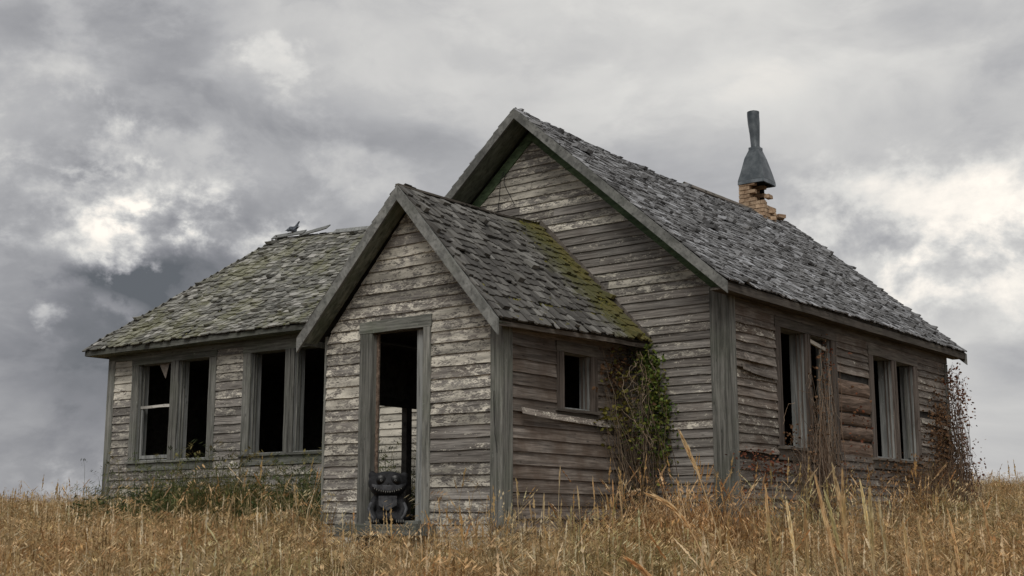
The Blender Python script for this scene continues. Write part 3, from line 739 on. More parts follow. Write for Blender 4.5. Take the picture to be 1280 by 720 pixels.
# green rake frieze on the main gable wall
rakepair((-.02, 0, 2.73), (-2.79, 0, 5.13), (-5.56, 0, 2.73), -.034, .125, M_greenf, 'frieze_board')
for (A, B, y0, y1, th) in (((.20, 2.62), (-2.79, RZ-.10), YF, -.002, .02), ((-5.78, 2.62), (-2.79, RZ-.10), YF, -.002, .02),
                           ((-1.19, 2.03), (-2.61, 3.65), -2.82, -2.552, .02), ((-4.14, 2.06), (-2.61, 3.65), -2.82, -2.552, .02)):
    a = Vector((A[0], 0, A[1])); b = Vector((B[0], 0, B[1])); d_ = (b-a).normalized(); nr = Vector((-d_.z, 0, d_.x)); nr = nr if nr.z > 0 else -nr
    v = [(*q,) for q in ((a.x, y0, a.z), (b.x, y0, b.z), (b.x, y1, b.z), (a.x, y1, a.z))] + [(q[0]+nr.x*th, q[1], q[2]+nr.z*th) for q in ((a.x, y0, a.z), (b.x, y0, b.z), (b.x, y1, b.z), (a.x, y1, a.z))]
    mk('soffit', v, [(0, 1, 2, 3), (7, 6, 5, 4), (0, 4, 5, 1), (1, 5, 6, 2), (2, 6, 7, 3), (3, 7, 4, 0)], M_soffit, house)
# eaves
beam('fascia', (.205, YF+.002, 2.625), (.205, YB, 2.66), (0, 0, 1), .095, (1, 0, 0), .024, M_trimY, house, 14, .006)
beam('soffit', (.10, YF+.002, 2.60), (.10, YB, 2.63), (1, 0, 0), .185, (0, 0, 1), .018, M_trimY, house, 6)
beam('fascia', (-5.79, YF, 2.625), (-5.79, YB, 2.66), (0, 0, 1), .095, (1, 0, 0), .024, M_trimY, house, 6)
beam('fascia', (-12.33, -.158, EZ-.055), (-4.3, -.158, EZ-.075), (0, 0, 1), .082, (0, 1, 0), .024, M_trimX, house, 14, .005)
beam('soffit', (-12.32, -.005, EZ-.085), (-5.4, -.005, EZ-.10), (0, 1, 0), .29, (0, 0, 1), .018, M_soffit, house, 6)
beam('fascia', (-12.33, -.145, EZ-.055), (-12.33, 4.46, EZ-.055), (0, 0, 1), .082, (1, 0, 0), .024, M_trimY, house, 6)
beam('fascia', (-1.20, -2.79, 2.035), (-1.06, -.02, 2.075), (0, 0, 1), .05, (1, 0, 0), .022, M_trimY, house, 8, .004)
beam('fascia', (-4.14, -2.79, 2.075), (-4.14, -.02, 2.09), (0, 0, 1), .06, (1, 0, 0), .022, M_trimX, house, 8, .004)
# ridge caps
for side in (1, -1):
    beam('ridge_cap', (-2.79+side*.055, 4.05, 5.235), (-2.79+side*.055, 7.9, 5.285), (side*.76, 0, -.65), .15, (side*.65, 0, .76), .02, M_greenf if side < 0 else M_trimY, house, 9, .006)
for (x0, x1, z0, z1) in ((-10.15, -9.35, 5.04, 5.03), (-9.45, -8.75, 4.99, 5.04), (-8.6, -7.7, 4.93, 4.87), (-7.6, -6.2, 4.87, 4.80)):
    beam('ridge_cap', (x0, hy-.05, z0), (x1, hy-.05, z1), (0, -.76, -.65), .13, (0, -.65, .76), .018, M_jamb, house, 4, .006)
# patches of bare pale board near the wing's ridge
for q in range(11):
    u_ = R.uniform(.42, .74); v_ = R.uniform(.84, .97); p_ = wFr.at(u_, v_)+wFr.nrm*.03; ax_ = (wFr.R0-wFr.L0).normalized(); up_ = wFr.nrm.cross(ax_); an = R.uniform(-.45, .45); d_ = ax_*math.cos(an)+up_*math.sin(an); L_ = R.uniform(.25, .8)
    beam('loose_board', p_-d_*L_/2, p_+d_*L_/2+wFr.nrm*R.uniform(-.01, .04), wFr.nrm.cross(d_), R.uniform(.06, .13), wFr.nrm, .012, M_jamb, house, 4, .005)
beam('ridge_cap', (-2.62, -2.84, 3.745), (-2.68, -.02, 3.79), (1, 0, 0), .05, (0, 0, 1), .022, M_trimY, house, 9, .005)
# flashing board where the porch roof meets the gable wall
beam('flashing_board', (-1.03, -.034, 2.17), (-2.66, -.034, 3.85), (.72, 0, .70), .05, (0, 1, 0), .03, M_trimY, house, 8, .004)
beam('flashing_board', (-4.16, -.034, 2.19), (-2.70, -.034, 3.85), (-.72, 0, .70), .05, (0, 1, 0), .03, M_trimY, house, 8, .004)
# snapped service cable on the gable
def cable(pts, name='cable', r=.006):
    P = [Vector(p) for p in pts]; q = []
    for i in range(len(P)-1):
        for k in range(5): q.append(P[i].lerp(P[i+1], k/5)+Vector((R.uniform(-.006, .006), 0, R.uniform(-.006, .006))))
    q.append(P[-1]); v, f = tube_geo(q, r, r*.8, 5); mk(name, v, f, M_wire, house)
cable([(-3.25, -.03, 4.62), (-3.24, -.12, 4.50), (-3.30, -.07, 4.25), (-3.34, -.05, 4.06)])
cable([(-3.23, -.03, 4.60), (-3.18, -.12, 4.42), (-3.05, -.05, 4.12)])
cable([(-1.40, -2.60, 1.35), (-1.385, -2.61, .95), (-1.36, -2.60, .70)], r=.004)

# ------------------------------------------------------------------ chimney
CX, CY = -2.79, 6.62
core = MB(); a = .205
for x0, x1, y0, y1 in ((-a, a*.2, a-.03, a), (-a, -a+.03, -a, a)):
    v = [(CX+x, CY+y, z) for z in (5.0, 5.80) for x, y in ((x0, y0), (x1, y0), (x1, y1), (x0, y1))]
    core.add(v, [(0, 1, 2, 3), (4, 5, 6, 7), (0, 1, 5, 4), (1, 2, 6, 5), (2, 3, 7, 6), (3, 0, 4, 7)])
v = [(CX+x, CY+y, z) for z in (4.9, 5.2) for x, y in ((-a, -a), (a, -a), (a, a), (-a, a))]
core.add(v, [(4, 5, 6, 7), (0, 1, 5, 4), (1, 2, 6, 5), (2, 3, 7, 6), (3, 0, 4, 7)])
chim = mk('chimney', core.v, core.f, M_black, house)
chim['label'] = 'crumbling brick chimney under a tin hood'
def brick(c, lx, ly, lz, rot=0):
    v = []; rz = Matrix.Rotation(rot, 3, 'Z')
    for z in (-1, 1):
        for x, y in ((-1, -1), (1, -1), (1, 1), (-1, 1)): v.append(Vector(c)+rz@Vector((x*lx/2+R.uniform(-.004, .004), y*ly/2+R.uniform(-.004, .004), z*lz/2+R.uniform(-.003, .003))))
    mk('brick', v, [(3, 2, 1, 0), (4, 5, 6, 7), (0, 1, 5, 4), (1, 2, 6, 5), (2, 3, 7, 6), (3, 0, 4, 7)], M_brick, chim)
row = 0; z = 5.12; bl_, bh, bw = .20, .062, .095
HW = .235
while z < 5.79:
    for side in range(4):                         # front(-y), right(+x), back, left
        shift = (row % 2)*.5
        for k in range(-1, 3):
            s0 = -HW + (k+shift)*(bl_+.008); s1 = s0+bl_
            s0 = max(s0, -HW); s1 = min(s1, HW)
            if s1-s0 < .04: continue
            c = (s0+s1)/2
            if side == 0: p = (CX+c, CY-HW+bw/2, z); hole = (c > .03 and z > 5.44 and not (c > .12 and 5.56 < z < 5.62))
            elif side == 1: p = (CX+HW-bw/2, CY+c, z); hole = z > 5.36 and not (5.50 < z < 5.60 and c > .0)
            elif side == 2: p = (CX+c, CY+HW-bw/2, z); hole = c > .05 and z > 5.4
            else: p = (CX-HW+bw/2, CY+c, z); hole = False
            if hole or (z > 5.3 and R.random() < .03): continue
            if side in (0, 2): brick(p, s1-s0, bw, bh, R.uniform(-.03, .03))
            elif abs(c) < HW-bw-.02 or True:
                t0 = max(s0, -HW+bw+.004); t1 = min(s1, HW-bw-.004)
                if t1-t0 > .03: brick((p[0], CY+(t0+t1)/2, z), bw, t1-t0, bh, R.uniform(-.03, .03))
    z += bh+.010; row += 1
for q in range(12): brick((CX+R.uniform(.05, .26), CY+R.uniform(-.1, .55), 5.14+R.uniform(-.02, .16)), bl_*R.uniform(.4, .9), bw, bh, R.uniform(0, 3))
# tin hood: square skirt, four-sided taper, dented pipe
prof = [(5.765, .236), (5.84, .240), (6.0, .206), (6.25, .145), (6.44, .082)]
v = []; f = []
for (zz_, hw) in prof:
    for x, y in ((-1, -1), (0, -1.02), (1, -1), (1.02, 0), (1, 1), (0, 1.02), (-1, 1), (-1.02, 0)):
        v.append((CX+x*hw+R.uniform(-.005, .005), CY+y*hw+R.uniform(-.005, .005), zz_+R.uniform(-.008, .008)))
for i in range(len(prof)-1):
    for q in range(8): f.append((i*8+q, i*8+(q+1) % 8, i*8+8+(q+1) % 8, i*8+8+q))
mk('tin_hood', v, f, M_tin, chim)
for (zz_, hw, hh_) in ((5.80, .246, .03), (6.435, .092, .022)):
    bm_ = [(CX+x*hw*k, CY+y*hw*k, zz_+dz) for dz, k in ((-hh_, 1), (hh_, .985)) for x, y in ((-1, -1), (0, -1.02), (1, -1), (1.02, 0), (1, 1), (0, 1.02), (-1, 1), (-1.02, 0))]
    mk('hood_band', bm_, [(q, (q+1) % 8, 8+(q+1) % 8, 8+q) for q in range(8)], M_tin, chim)
v = []; f = []; n = 12
for i, (zz_, r_, dx) in enumerate(((6.40, .092, 0), (6.44, .082, 0), (6.50, .078, -.002), (6.7, .088, -.008), (6.9, .104, -.018), (7.05, .108, -.022), (7.12, .108, -.022))):
    for q in range(n):
        an = q*2*math.pi/n; v.append((CX+dx+math.cos(an)*r_*(1+R.uniform(-.04, .04)), CY+math.sin(an)*r_, zz_+(R.uniform(-.006, .006))))
    if i:
        for q in range(n): f.append(((i-1)*n+q, (i-1)*n+(q+1) % n, i*n+(q+1) % n, i*n+q))
mk('stovepipe', v, f, M_tin, chim, smooth=True)

# ------------------------------------------------------------------ bird on the wing's ridge
def blobmesh(name, balls, mat, parent, voxel, loc=None, smooth_it=6, capsules=()):
    """one continuous body: ellipsoids fused by a voxel remesh"""
    m = MB()
    def ell(c, r, rot=None):
        nu, nv = 16, 10; v = []; f = []
        for i in range(nv+1):
            th = math.pi*i/nv
            for j in range(nu):
                ph = 2*math.pi*j/nu; p = Vector((r[0]*math.sin(th)*math.cos(ph), r[1]*math.sin(th)*math.sin(ph), r[2]*math.cos(th)))
                if rot is not None: p = rot@p
                v.append(Vector(c)+p)
        for i in range(nv):
            for j in range(nu): f.append((i*nu+j, (i+1)*nu+j, (i+1)*nu+(j+1) % nu, i*nu+(j+1) % nu))
        m.add(v, f)
    for b in balls: ell(*b)
    for (p, q, r0, r1) in capsules:
        p = Vector(p); q = Vector(q); n = max(2, int((q-p).length/(min(r0, r1)*.5)))
        for i in range(n+1): r_ = r0+(r1-r0)*i/n; ell(p.lerp(q, i/n), (r_, r_, r_))
    me = bpy.data.meshes.new(name); me.from_pydata([tuple(x) for x in m.v], [], m.f)
    o = bpy.data.objects.new(name, me); COL.objects.link(o)
    rm = o.modifiers.new('r', 'REMESH'); rm.mode = 'VOXEL'; rm.voxel_size = voxel
    sm = o.modifiers.new('s', 'SMOOTH'); sm.iterations = smooth_it; sm.factor = .5
    dg = bpy.context.evaluated_depsgraph_get(); new = bpy.data.meshes.new_from_object(o.evaluated_get(dg)); o.modifiers.clear()
    o.data = new; new.materials.clear(); new.materials.append(mat); new.shade_smooth()
    if parent: o.parent = parent; o.matrix_basis = Matrix.Identity(4)
    return o
M_bird = simple('slate_feathers', (.05, .058, .07), (.13, .145, .17), 40)
bird = thing('bird', (-9.67, 2.12, 5.035), 'small slate-grey bird perched at the outer end of the wing ridge, tail raised', 'bird')
bird.rotation_euler = (0, 0, .5)
blobmesh('body', [((0, 0, .085), (.085, .05, .05), Matrix.Rotation(.45, 3, 'Y')), ((-.085, 0, .075), (.034, .030, .030))], M_bird, bird, .008,
         capsules=[((.05, 0, .12), (.115, 0, .225), .028, .014), ((-.04, 0, .085), (-.08, 0, .078), .038, .03)])
def ch(name, v, f, mat, parent, smooth=False, **pr):       # child in the parent's own frame
    me = bpy.data.meshes.new(name); me.from_pydata([tuple(x) for x in v], [], f); me.materials.append(mat)
    if smooth: me.shade_smooth()
    o = bpy.data.objects.new(name, me); COL.objects.link(o); o.parent = parent
    for k, q in pr.items(): o[k] = q
    return o
ch('beak', [(-.112, .01, .078), (-.112, -.01, .078), (-.112, 0, .066), (-.155, 0, .062)], [(0, 1, 3), (1, 2, 3), (2, 0, 3), (0, 2, 1)], M_wire, bird)
for s in (-1, 1):
    v, f = tube_geo([Vector((0, s*.02, .05)), Vector((0, s*.02, 0)), Vector((-.03, s*.022, -.004))], .005, .004, 4); ch('leg', v, f, M_rust, bird)
    ch('wing', [(-.05, s*.052, .09), (.03, s*.056, .06), (.12, s*.03, .15), (.02, s*.050, .125), (-.05, s*.044, .088), (.03, s*.046, .058), (.12, s*.022, .148), (.02, s*.040, .123)], [(0, 1, 2, 3), (7, 6, 5, 4), (0, 4, 5, 1), (1, 5, 6, 2), (2, 6, 7, 3), (3, 7, 4, 0)], M_bird, bird)

# ------------------------------------------------------------------ the black creature on the doorstep
def fur_mat(name, c1, c2):
    m, t = newmat(name); tc = t.n('ShaderNodeTexCoord').outputs['Object']
    n = t.noise(tc, 9.0, 6, .6, .3); n2 = t.noise(t.vmath('MULTIPLY', tc, (90, 90, 30)), 1.0, 3, .5)
    finish(t, t.mix(t.smooth(t.math('ADD', t.math('MULTIPLY', n, .7), t.math('MULTIPLY', n2, .3)), .35, .7), c1, c2), .75, n2, .5, .006, .3); return m
M_fur = fur_mat('black_fur', (.005, .005, .006), (.026, .027, .030))
M_fur2 = fur_mat('grey_fur_and_highlight', (.025, .026, .029), (.095, .098, .105))  # grey of chest and forearms, also the painted cheek highlight
cat = thing('cat_creature', (-2.86, -2.64, -.03), 'black furry cat-like creature with glinting eyes and a wide toothy grin sitting in the doorway', 'creature')
cat.rotation_euler = (0, 0, math.atan2((CAM.y+2.64), (CAM.x+2.86)) + math.pi/2)     # local -y looks out of the door towards the field path
body = blobmesh('body', [((0, .02, .16), (.15, .13, .18)), ((0, -.01, .07), (.18, .15, .08)), ((0, 0, .44), (.225, .15, .135)), ((0, -.02, .385), (.20, .15, .105)),
                         ((-.175, .01, .525), (.045, .035, .055)), ((.18, .01, .515), (.045, .035, .055)), ((-.06, .01, .50), (.13, .09, .06)), ((.06, .01, .50), (.13, .09, .06)), ((0, -.13, .43), (.06, .035, .045))], M_fur, cat, .014, smooth_it=5,
                capsules=[((-.14, -.02, .26), (-.185, -.10, .14), .045, .036), ((-.185, -.10, .14), (-.13, -.15, .04), .036, .034),
                          ((.14, -.02, .26), (.17, -.10, .15), .045, .036), ((.17, -.10, .15), (.12, -.15, .04), .036, .034),
                          ((-.13, -.06, .04), (-.15, -.17, .03), .05, .04), ((.13, -.06, .04), (.15, -.17, .03), .05, .04),
                          ((.12, .10, .06), (.25, .08, .05), .04, .03), ((.25, .08, .05), (.27, -.02, .09), .03, .022)])
def facey(x, z):                                       # front of the head ellipsoids
    q = 1-(x/.225)**2-((z-.44)/.135)**2; q2 = 1-(x/.20)**2-((z-.385)/.105)**2
    return -max(.15*math.sqrt(max(q, 0)), .02+.15*math.sqrt(max(q2, 0)) if q2 > 0 else 0)
def crescent(x0, x1, zt, zb, lift, n=22, off=.0):
    v = []; f = []
    for i in range(n+1):
        x = x0+(x1-x0)*i/n; a = zt(x); b = zb(x)
        for z in (a, (a+b)/2, b): v.append((x, facey(x, z)-lift-off, z))
        if i:
            for k in range(2): f.append(((i-1)*3+k, (i-1)*3+k+1, i*3+k+1, i*3+k))
    return v, f
cu = lambda x: 1.75*x*x
v, f = crescent(-.175, .195, lambda x: .372+cu(x)+.052*(1-abs(x)/.2), lambda x: .350+cu(x)+.003, .010); ch('cheek_highlight', v, f, M_fur2, cat, True, label='grey highlight painted on the fur above the grin')  # highlight on the cheeks, painted as a grey strip
v, f = crescent(-.178, .190, lambda x: .352+cu(x), lambda x: .325+cu(x)*1.12-.02*(1-(x/.19)**2), .012); ch('mouth', v, f, M_black, cat, True)
M_tooth = simple('tooth_enamel', (.07, .068, .06), (.15, .145, .13), 40, .5)
for i in range(13):
    x = -.145+.29*i/12; zt = .350+cu(x)*1.02; hh = .030 if i % 2 else .024
    y = facey(x, zt)-.018
    ch('tooth', [(x-.007, y, zt), (x+.007, y, zt), (x, y-.006, zt-hh*.75), (x, y+.010, zt)], [(0, 1, 2), (1, 3, 2), (3, 0, 2), (0, 3, 1)], M_tooth, cat)
M_eye = simple('eye_black', (.002, .002, .002), (.004, .004, .004), 20, .35, 0, .3)
M_iris = simple('iris_grey', (.12, .12, .12), (.24, .24, .23), 30, .4)
def disc_dome(c, r, d, n=14):
    v = [(c[0], c[1]-d, c[2])]+[(c[0]+math.cos(2*math.pi*i/n)*r*.6, c[1]-d*.75, c[2]+math.sin(2*math.pi*i/n)*r*.6) for i in range(n)]+[(c[0]+math.cos(2*math.pi*i/n)*r, c[1]+.004, c[2]+math.sin(2*math.pi*i/n)*r) for i in range(n)]
    f = [(0, 1+i, 1+(i+1) % n) for i in range(n)]+[(1+i, 1+n+i, 1+n+(i+1) % n, 1+(i+1) % n) for i in range(n)]
    return v, f
for s in (-1, 1):
    x = .078*s+.005; z = .468; y = facey(x, z)
    v, f = disc_dome((x, y-.004, z), .056, .012); e_ = ch('eye', v, f, M_eye, cat, True)
    v, f = disc_dome((x, y-.014, z), .017, .004); ch('iris', v, f, M_iris, e_, True)
    v, f = disc_dome((x, y-.0185, z+.002), .009, .003); ch('pupil', v, f, M_black, e_, True)
v, f = disc_dome((0, -.168, .428), .014, .010); ch('nose', v, f, M_eye, cat, True)
# grey chest ruff and forearm fur
v, f = crescent(-.10, .10, lambda x: .300, lambda x: .20-.06*(1-abs(x)/.1), 0)
ch('chest_fur', [(x, -.125-.03*(1-(x/.12)**2), z) for (x, y, z) in v], f, M_fur2, cat, True)
for s in (-1, 1):
    P = [Vector((s*.178, -.075, .22)), Vector((s*.205, -.125, .16)), Vector((s*.185, -.165, .10)), Vector((s*.15, -.185, .05))]
    v, f = tube_geo(P, .022, .014, 6); ch('forearm_fur', v, f, M_fur2, cat, True)
    for k in range(4):
        q = Vector((s*(.10+.024*k), -.20, .035)); v, f = tube_geo([q, q+Vector((0, -.014, -.006)), q+Vector((0, -.02, -.022))], .009, .004, 5); ch('claw', v, f, M_tooth, cat)

# ------------------------------------------------------------------ plants
def col_attr(me, cols):
    a = me.color_attributes.new('Col', 'FLOAT_COLOR', 'POINT'); a.data.foreach_set('color', np.asarray(cols, dtype=np.float32).ravel())
def tint(c, a, b, r):
    k = r.uniform(a, b); h = r.uniform(-.06, .06); return (min(c[0]*k*(1+h), .9), min(c[1]*k, .9), min(c[2]*k*(1-h), .9))
class PM:
    def __init__(s): s.v = []; s.f = []; s.c = []
    def add(s, v, f, c):
        k = len(s.v); s.v += [tuple(x) for x in v]; s.f += [tuple(i+k for i in q) for q in f]; s.c += [(*c, 1)]*len(v)
    def mesh(s, name, mat):
        me = bpy.data.meshes.new(name); me.from_pydata(s.v, [], s.f); col_attr(me, s.c); me.materials.append(mat); return me
def ribbon(pts, w0, w1, side):
    v = []; f = []; n = len(pts)
    for i, p in enumerate(pts):
        w = (w0+(w1-w0)*i/(n-1))*.5; v += [p-side*w, p+side*w]
        if i: f.append((2*i-2, 2*i-1, 2*i+1, 2*i))
    return v, f
def stalk(pm, r, base, h, lean, az_, c, head='nod', w=.0045, leaves=2, headlen=.13, droop=.5):
    d_ = Vector((math.cos(az_), math.sin(az_), 0)); side = Vector((math.cos(r.uniform(0, 6.3)), math.sin(r.uniform(0, 6.3)), 0)).normalized()
    pts = []; n = 5
    for i in range(n+1):
        q = i/n; pts.append(base + Vector((0, 0, h*q*(1-.12*lean*q))) + d_*(lean*h*q*q*.6))
    v, f = ribbon(pts, w, w*.55, side); pm.add(v, f, c)
    tip = pts[-1]; tan = (pts[-1]-pts[-2]).normalized()
    hc = tint(c, 1.0, 1.45, r)
    if head == 'nod':
        p = tip.copy(); dr = tan.copy()
        for k in range(7):
            dr = (dr + (d_*.28+Vector((0, 0, -.30)))*droop).normalized(); p = p + dr*headlen/7
            a_ = r.uniform(0, 6.3); o_ = Vector((math.cos(a_), math.sin(a_), -.5))*headlen*.16; L = (dr*.6+Vector((0, 0, -.6))).normalized()*headlen*.30
            sd_ = Vector((math.cos(a_+1.5), math.sin(a_+1.5), 0))*headlen*.034
            c0 = p+o_; pm.add([c0-L*.5, c0+sd_, c0+L*.5, c0-sd_], [(0, 1, 2, 3)], hc)
        pm.add(*ribbon([tip, p], w*.5, w*.3, side), hc)
    elif head == 'spike':
        p = tip.copy()
        for k in range(9):
            p = tip + tan*headlen*k/9; a_ = r.uniform(0, 6.3); sd_ = Vector((math.cos(a_), math.sin(a_), 0)); rad = headlen*.05*math.sin(math.pi*(k+1.3)/10.5)
            L = tan*headlen*.15; pm.add([p-L*.4+sd_*rad*.2, p+sd_*rad*1.5+L*.2, p+L, p-sd_*rad*.8], [(0, 1, 2, 3)], hc)
    for k in range(leaves):
        q = r.uniform(.08, .6); b = base + Vector((0, 0, h*q)) + d_*(lean*h*q*q*.6); a_ = r.uniform(0, 6.3); ld = Vector((math.cos(a_), math.sin(a_), 0)); ll = h*r.uniform(.22, .5)
        lp = [b, b+ld*ll*.16+Vector((0, 0, ll*.5)), b+ld*ll*.38+Vector((0, 0, ll*.85)), b+ld*ll*.72+Vector((0, 0, ll*r.uniform(.6, 1.05)))]
        s_ = Vector((-ld.y, ld.x, 0)); lc = tint(c, .75, 1.15, r)
        pm.add(*ribbon(lp, w*1.5, w*.3, s_), lc)
STRAW = [(.50, .38, .21), (.38, .27, .13), (.66, .54, .36), (.18, .12, .055), (.36, .225, .11), (.24, .18, .085), (.14, .115, .05), (.58, .45, .27), (.44, .33, .17)]
GREEN = [(.085, .115, .042), (.115, .135, .055), (.06, .085, .033), (.16, .155, .07)]
SRC = bpy.data.collections.new('clump_sources')       # instancing sources only, never linked to the scene
def source(name, me):
    o = bpy.data.objects.new(name, me); SRC.objects.link(o); return o
def clump(seed, n, rad, hm, palette, mix, heads=('nod',), leaves=2, lean=.35, w=.0045, pal2=None, m2=0.0, mat=None):
    r = random.Random(seed); pm = PM()
    for i in range(n):
        a_ = r.uniform(0, 6.3); q = rad*math.sqrt(r.random()); c = r.choice(palette)
        if pal2 and r.random() < m2: c = r.choice(pal2)
        c = tint(c, .7, 1.2, r)
        stalk(pm, r, Vector((q*math.cos(a_), q*math.sin(a_), -.03)), hm*(r.uniform(.42, 1.05) if r.random() < .88 else r.uniform(1.05, 1.45)), r.uniform(0, lean), r.uniform(0, 6.3), c, r.choice(heads), w*r.uniform(.7, 1.2), leaves, r.uniform(.12, .22))
    return pm.mesh('clump', mat or M_grass)
def tall_clump(seed, n, rad):
    r = random.Random(seed); pm = PM()
    for i in range(n):
        a_ = r.uniform(0, 6.3); q = rad*math.sqrt(r.random()); c = tint(r.choice(STRAW[:3]+STRAW[4:6]+STRAW[7:]), .75, 1.2, r)
        stalk(pm, r, Vector((q*math.cos(a_), q*math.sin(a_), -.03)), r.uniform(.72, 1.22), r.uniform(.05, .75), r.uniform(0, 6.3), c, r.choice(('nod', 'nod', 'spike', 'none')), r.uniform(.0045, .0075), r.choice((1, 2, 3)), r.uniform(.12, .24), r.uniform(.2, .9))
    return pm.mesh('clump', M_grass)
def scatter(name, pts, sources, kind='stuff', **props):
    """one object: instances of clump meshes on measured points (geometry nodes)"""
    col = bpy.data.collections.new(name+'_sources')
    for s in sources: col.objects.link(s)
    me = bpy.data.meshes.new(name); me.from_pydata([p[0] for p in pts], [], [])
    for nm, idx, ty in (('rz', 1, 'FLOAT'), ('sc', 2, 'FLOAT'), ('ix', 3, 'INT')):
        a_ = me.attributes.new(nm, ty, 'POINT'); a_.data.foreach_set('value', np.array([p[idx] for p in pts], dtype=np.float32 if ty == 'FLOAT' else np.int32))
    o = bpy.data.objects.new(name, me); COL.objects.link(o); o['kind'] = kind
    for k, v_ in props.items(): o[k] = v_
    g = bpy.data.node_groups.new(name, 'GeometryNodeTree'); g.interface.new_socket('Geometry', in_out='INPUT', socket_type='NodeSocketGeometry'); g.interface.new_socket('Geometry', in_out='OUTPUT', socket_type='NodeSocketGeometry')
    N = g.nodes; L = g.links; gi = N.new('NodeGroupInput'); go = N.new('NodeGroupOutput'); ip = N.new('GeometryNodeInstanceOnPoints')
    ci = N.new('GeometryNodeCollectionInfo'); ci.inputs[0].default_value = col; ci.inputs['Separate Children'].default_value = True; ci.inputs['Reset Children'].default_value = True
    def at(nm, ty): q = N.new('GeometryNodeInputNamedAttribute'); q.data_type = ty; q.inputs[0].default_value = nm; return q.outputs[0]
    cx = N.new('ShaderNodeCombineXYZ'); L.new(at('rz', 'FLOAT'), cx.inputs[2])
    L.new(gi.outputs[0], ip.inputs['Points']); L.new(ci.outputs[0], ip.inputs['Instance']); ip.inputs['Pick Instance'].default_value = True
    L.new(at('ix', 'INT'), ip.inputs['Instance Index']); L.new(cx.outputs[0], ip.inputs['Rotation']); L.new(at('sc', 'FLOAT'), ip.inputs['Scale'])
    L.new(ip.outputs[0], go.inputs[0]); md = o.modifiers.new('scatter', 'NODES'); md.node_group = g
    return o
def inside(x, y, m=.02):
    return (XL-m < x < m and -m < y < LEN+m) or (-3.96-m < x < -1.34+m and -2.55-m < y < 0) or (-12.01-m < x < XL and YW-m < y < 4.15+m)
srcs = [source('c%d' % i, clump(20+i, 32, .26, .68, STRAW, 0, ('nod', 'nod', 'nod', 'none'), 2, .45, .0072, GREEN, .05)) for i in range(6)]
srcs += [source('c%d' % (6+i), clump(40+i, 20, .26, .80, STRAW, 0, ('spike', 'nod'), 2, .3, .0075)) for i in range(2)]
srcs += [source('c%d' % (8+i), tall_clump(140+i, 9, .3)) for i in range(5)]
r = random.Random(77); pts = []
def fieldpt(s, l): p = CAM + FWD*s + RGT*l; return p.x, p.y
for (n, s0, s1, k, sc) in ((7600, 4.0, 16, .48, .95), (5200, 16, 28, .47, 1.0), (5200, 28, 60, .47, 1.0), (5200, 60, 150, .47, 1.35)):
    for i in range(n):
        s = math.sqrt(r.uniform(s0*s0, s1*s1)); l = r.uniform(-1, 1)*(s*k+1.5); x, y = fieldpt(s, l)
        if inside(x, y, .06): continue
        dens = mnoise.noise(Vector((x*.5, y*.5, 7))) + .5*mnoise.noise(Vector((x*1.7, y*1.7, 2)))
        if dens < -.2 and r.random() < .45: continue
        hs = sc*(1+.28*dens)*r.uniform(.8, 1.12)
        if -3.6 < x < -2.0 and -4.0 < y < -2.5: hs *= .74
        if x < -4.0 and -2.6 < y < YW: hs *= .66
        pts.append(((x, y, ground_z(x, y)), r.uniform(0, 6.28), hs, r.choice([0, 1, 2, 3, 4, 5, 0, 1, 2, 3, 4, 5, 6, 7])))
for i in range(1500):                                # taller, looser stems standing through the rest, thick along the walls
    s = r.uniform(7, 24); l = r.uniform(-1, 1)*(s*.48+1); x, y = fieldpt(s, l)
    if inside(x, y, .08) or (-3.7 < x < -1.3 and -5.2 < y < -2.5) or (-10.5 < x < -4 and -1.8 < y < YW): continue
    if mnoise.noise(Vector((x*.9, y*.9, 12))) < -.05: continue
    pts.append(((x, y, ground_z(x, y)), r.uniform(0, 6.28), r.uniform(.75, 1.08), 8+r.randrange(5)))
for i in range(420):
    if i % 3 == 0: x, y = r.uniform(.1, 1.2), r.uniform(-.5, 8)
    elif i % 3 == 1: x, y = r.uniform(-1.2, .5), -r.uniform(.1, 1.5)
    else: x, y = r.uniform(-4.4, -.9), -2.6-abs(r.gauss(0, .5))
    if inside(x, y, .06) or (-3.7 < x < -1.3 and -5.2 < y < -2.5): continue
    pts.append(((x, y, ground_z(x, y)), r.uniform(0, 6.28), r.uniform(.9, 1.25), 8+r.randrange(5)))
# a wider, thinner ring so that the field carries on beyond the frame
for i in range(2600):
    a_ = r.uniform(0, 6.28); q = math.sqrt(r.uniform(4, 42*42)); x = CAM.x+q*math.cos(a_)*.9-2; y = CAM.y+q*math.sin(a_)
    s = (Vector((x, y, 0))-CAM).dot(FWD)
    if inside(x, y, .06) or ((Vector((x, y, 0))-CAM).length < 2.6) or (s > 0 and abs((Vector((x, y, 0))-CAM).dot(RGT)) < s*.48+1.5): continue
    pts.append(((x, y, ground_z(x, y)), r.uniform(0, 6.28), r.uniform(.9, 1.25), r.randrange(8)))
scatter('dry_grass', pts, srcs, label='waist-high field of dry straw-coloured grass around the schoolhouse', category='grass')
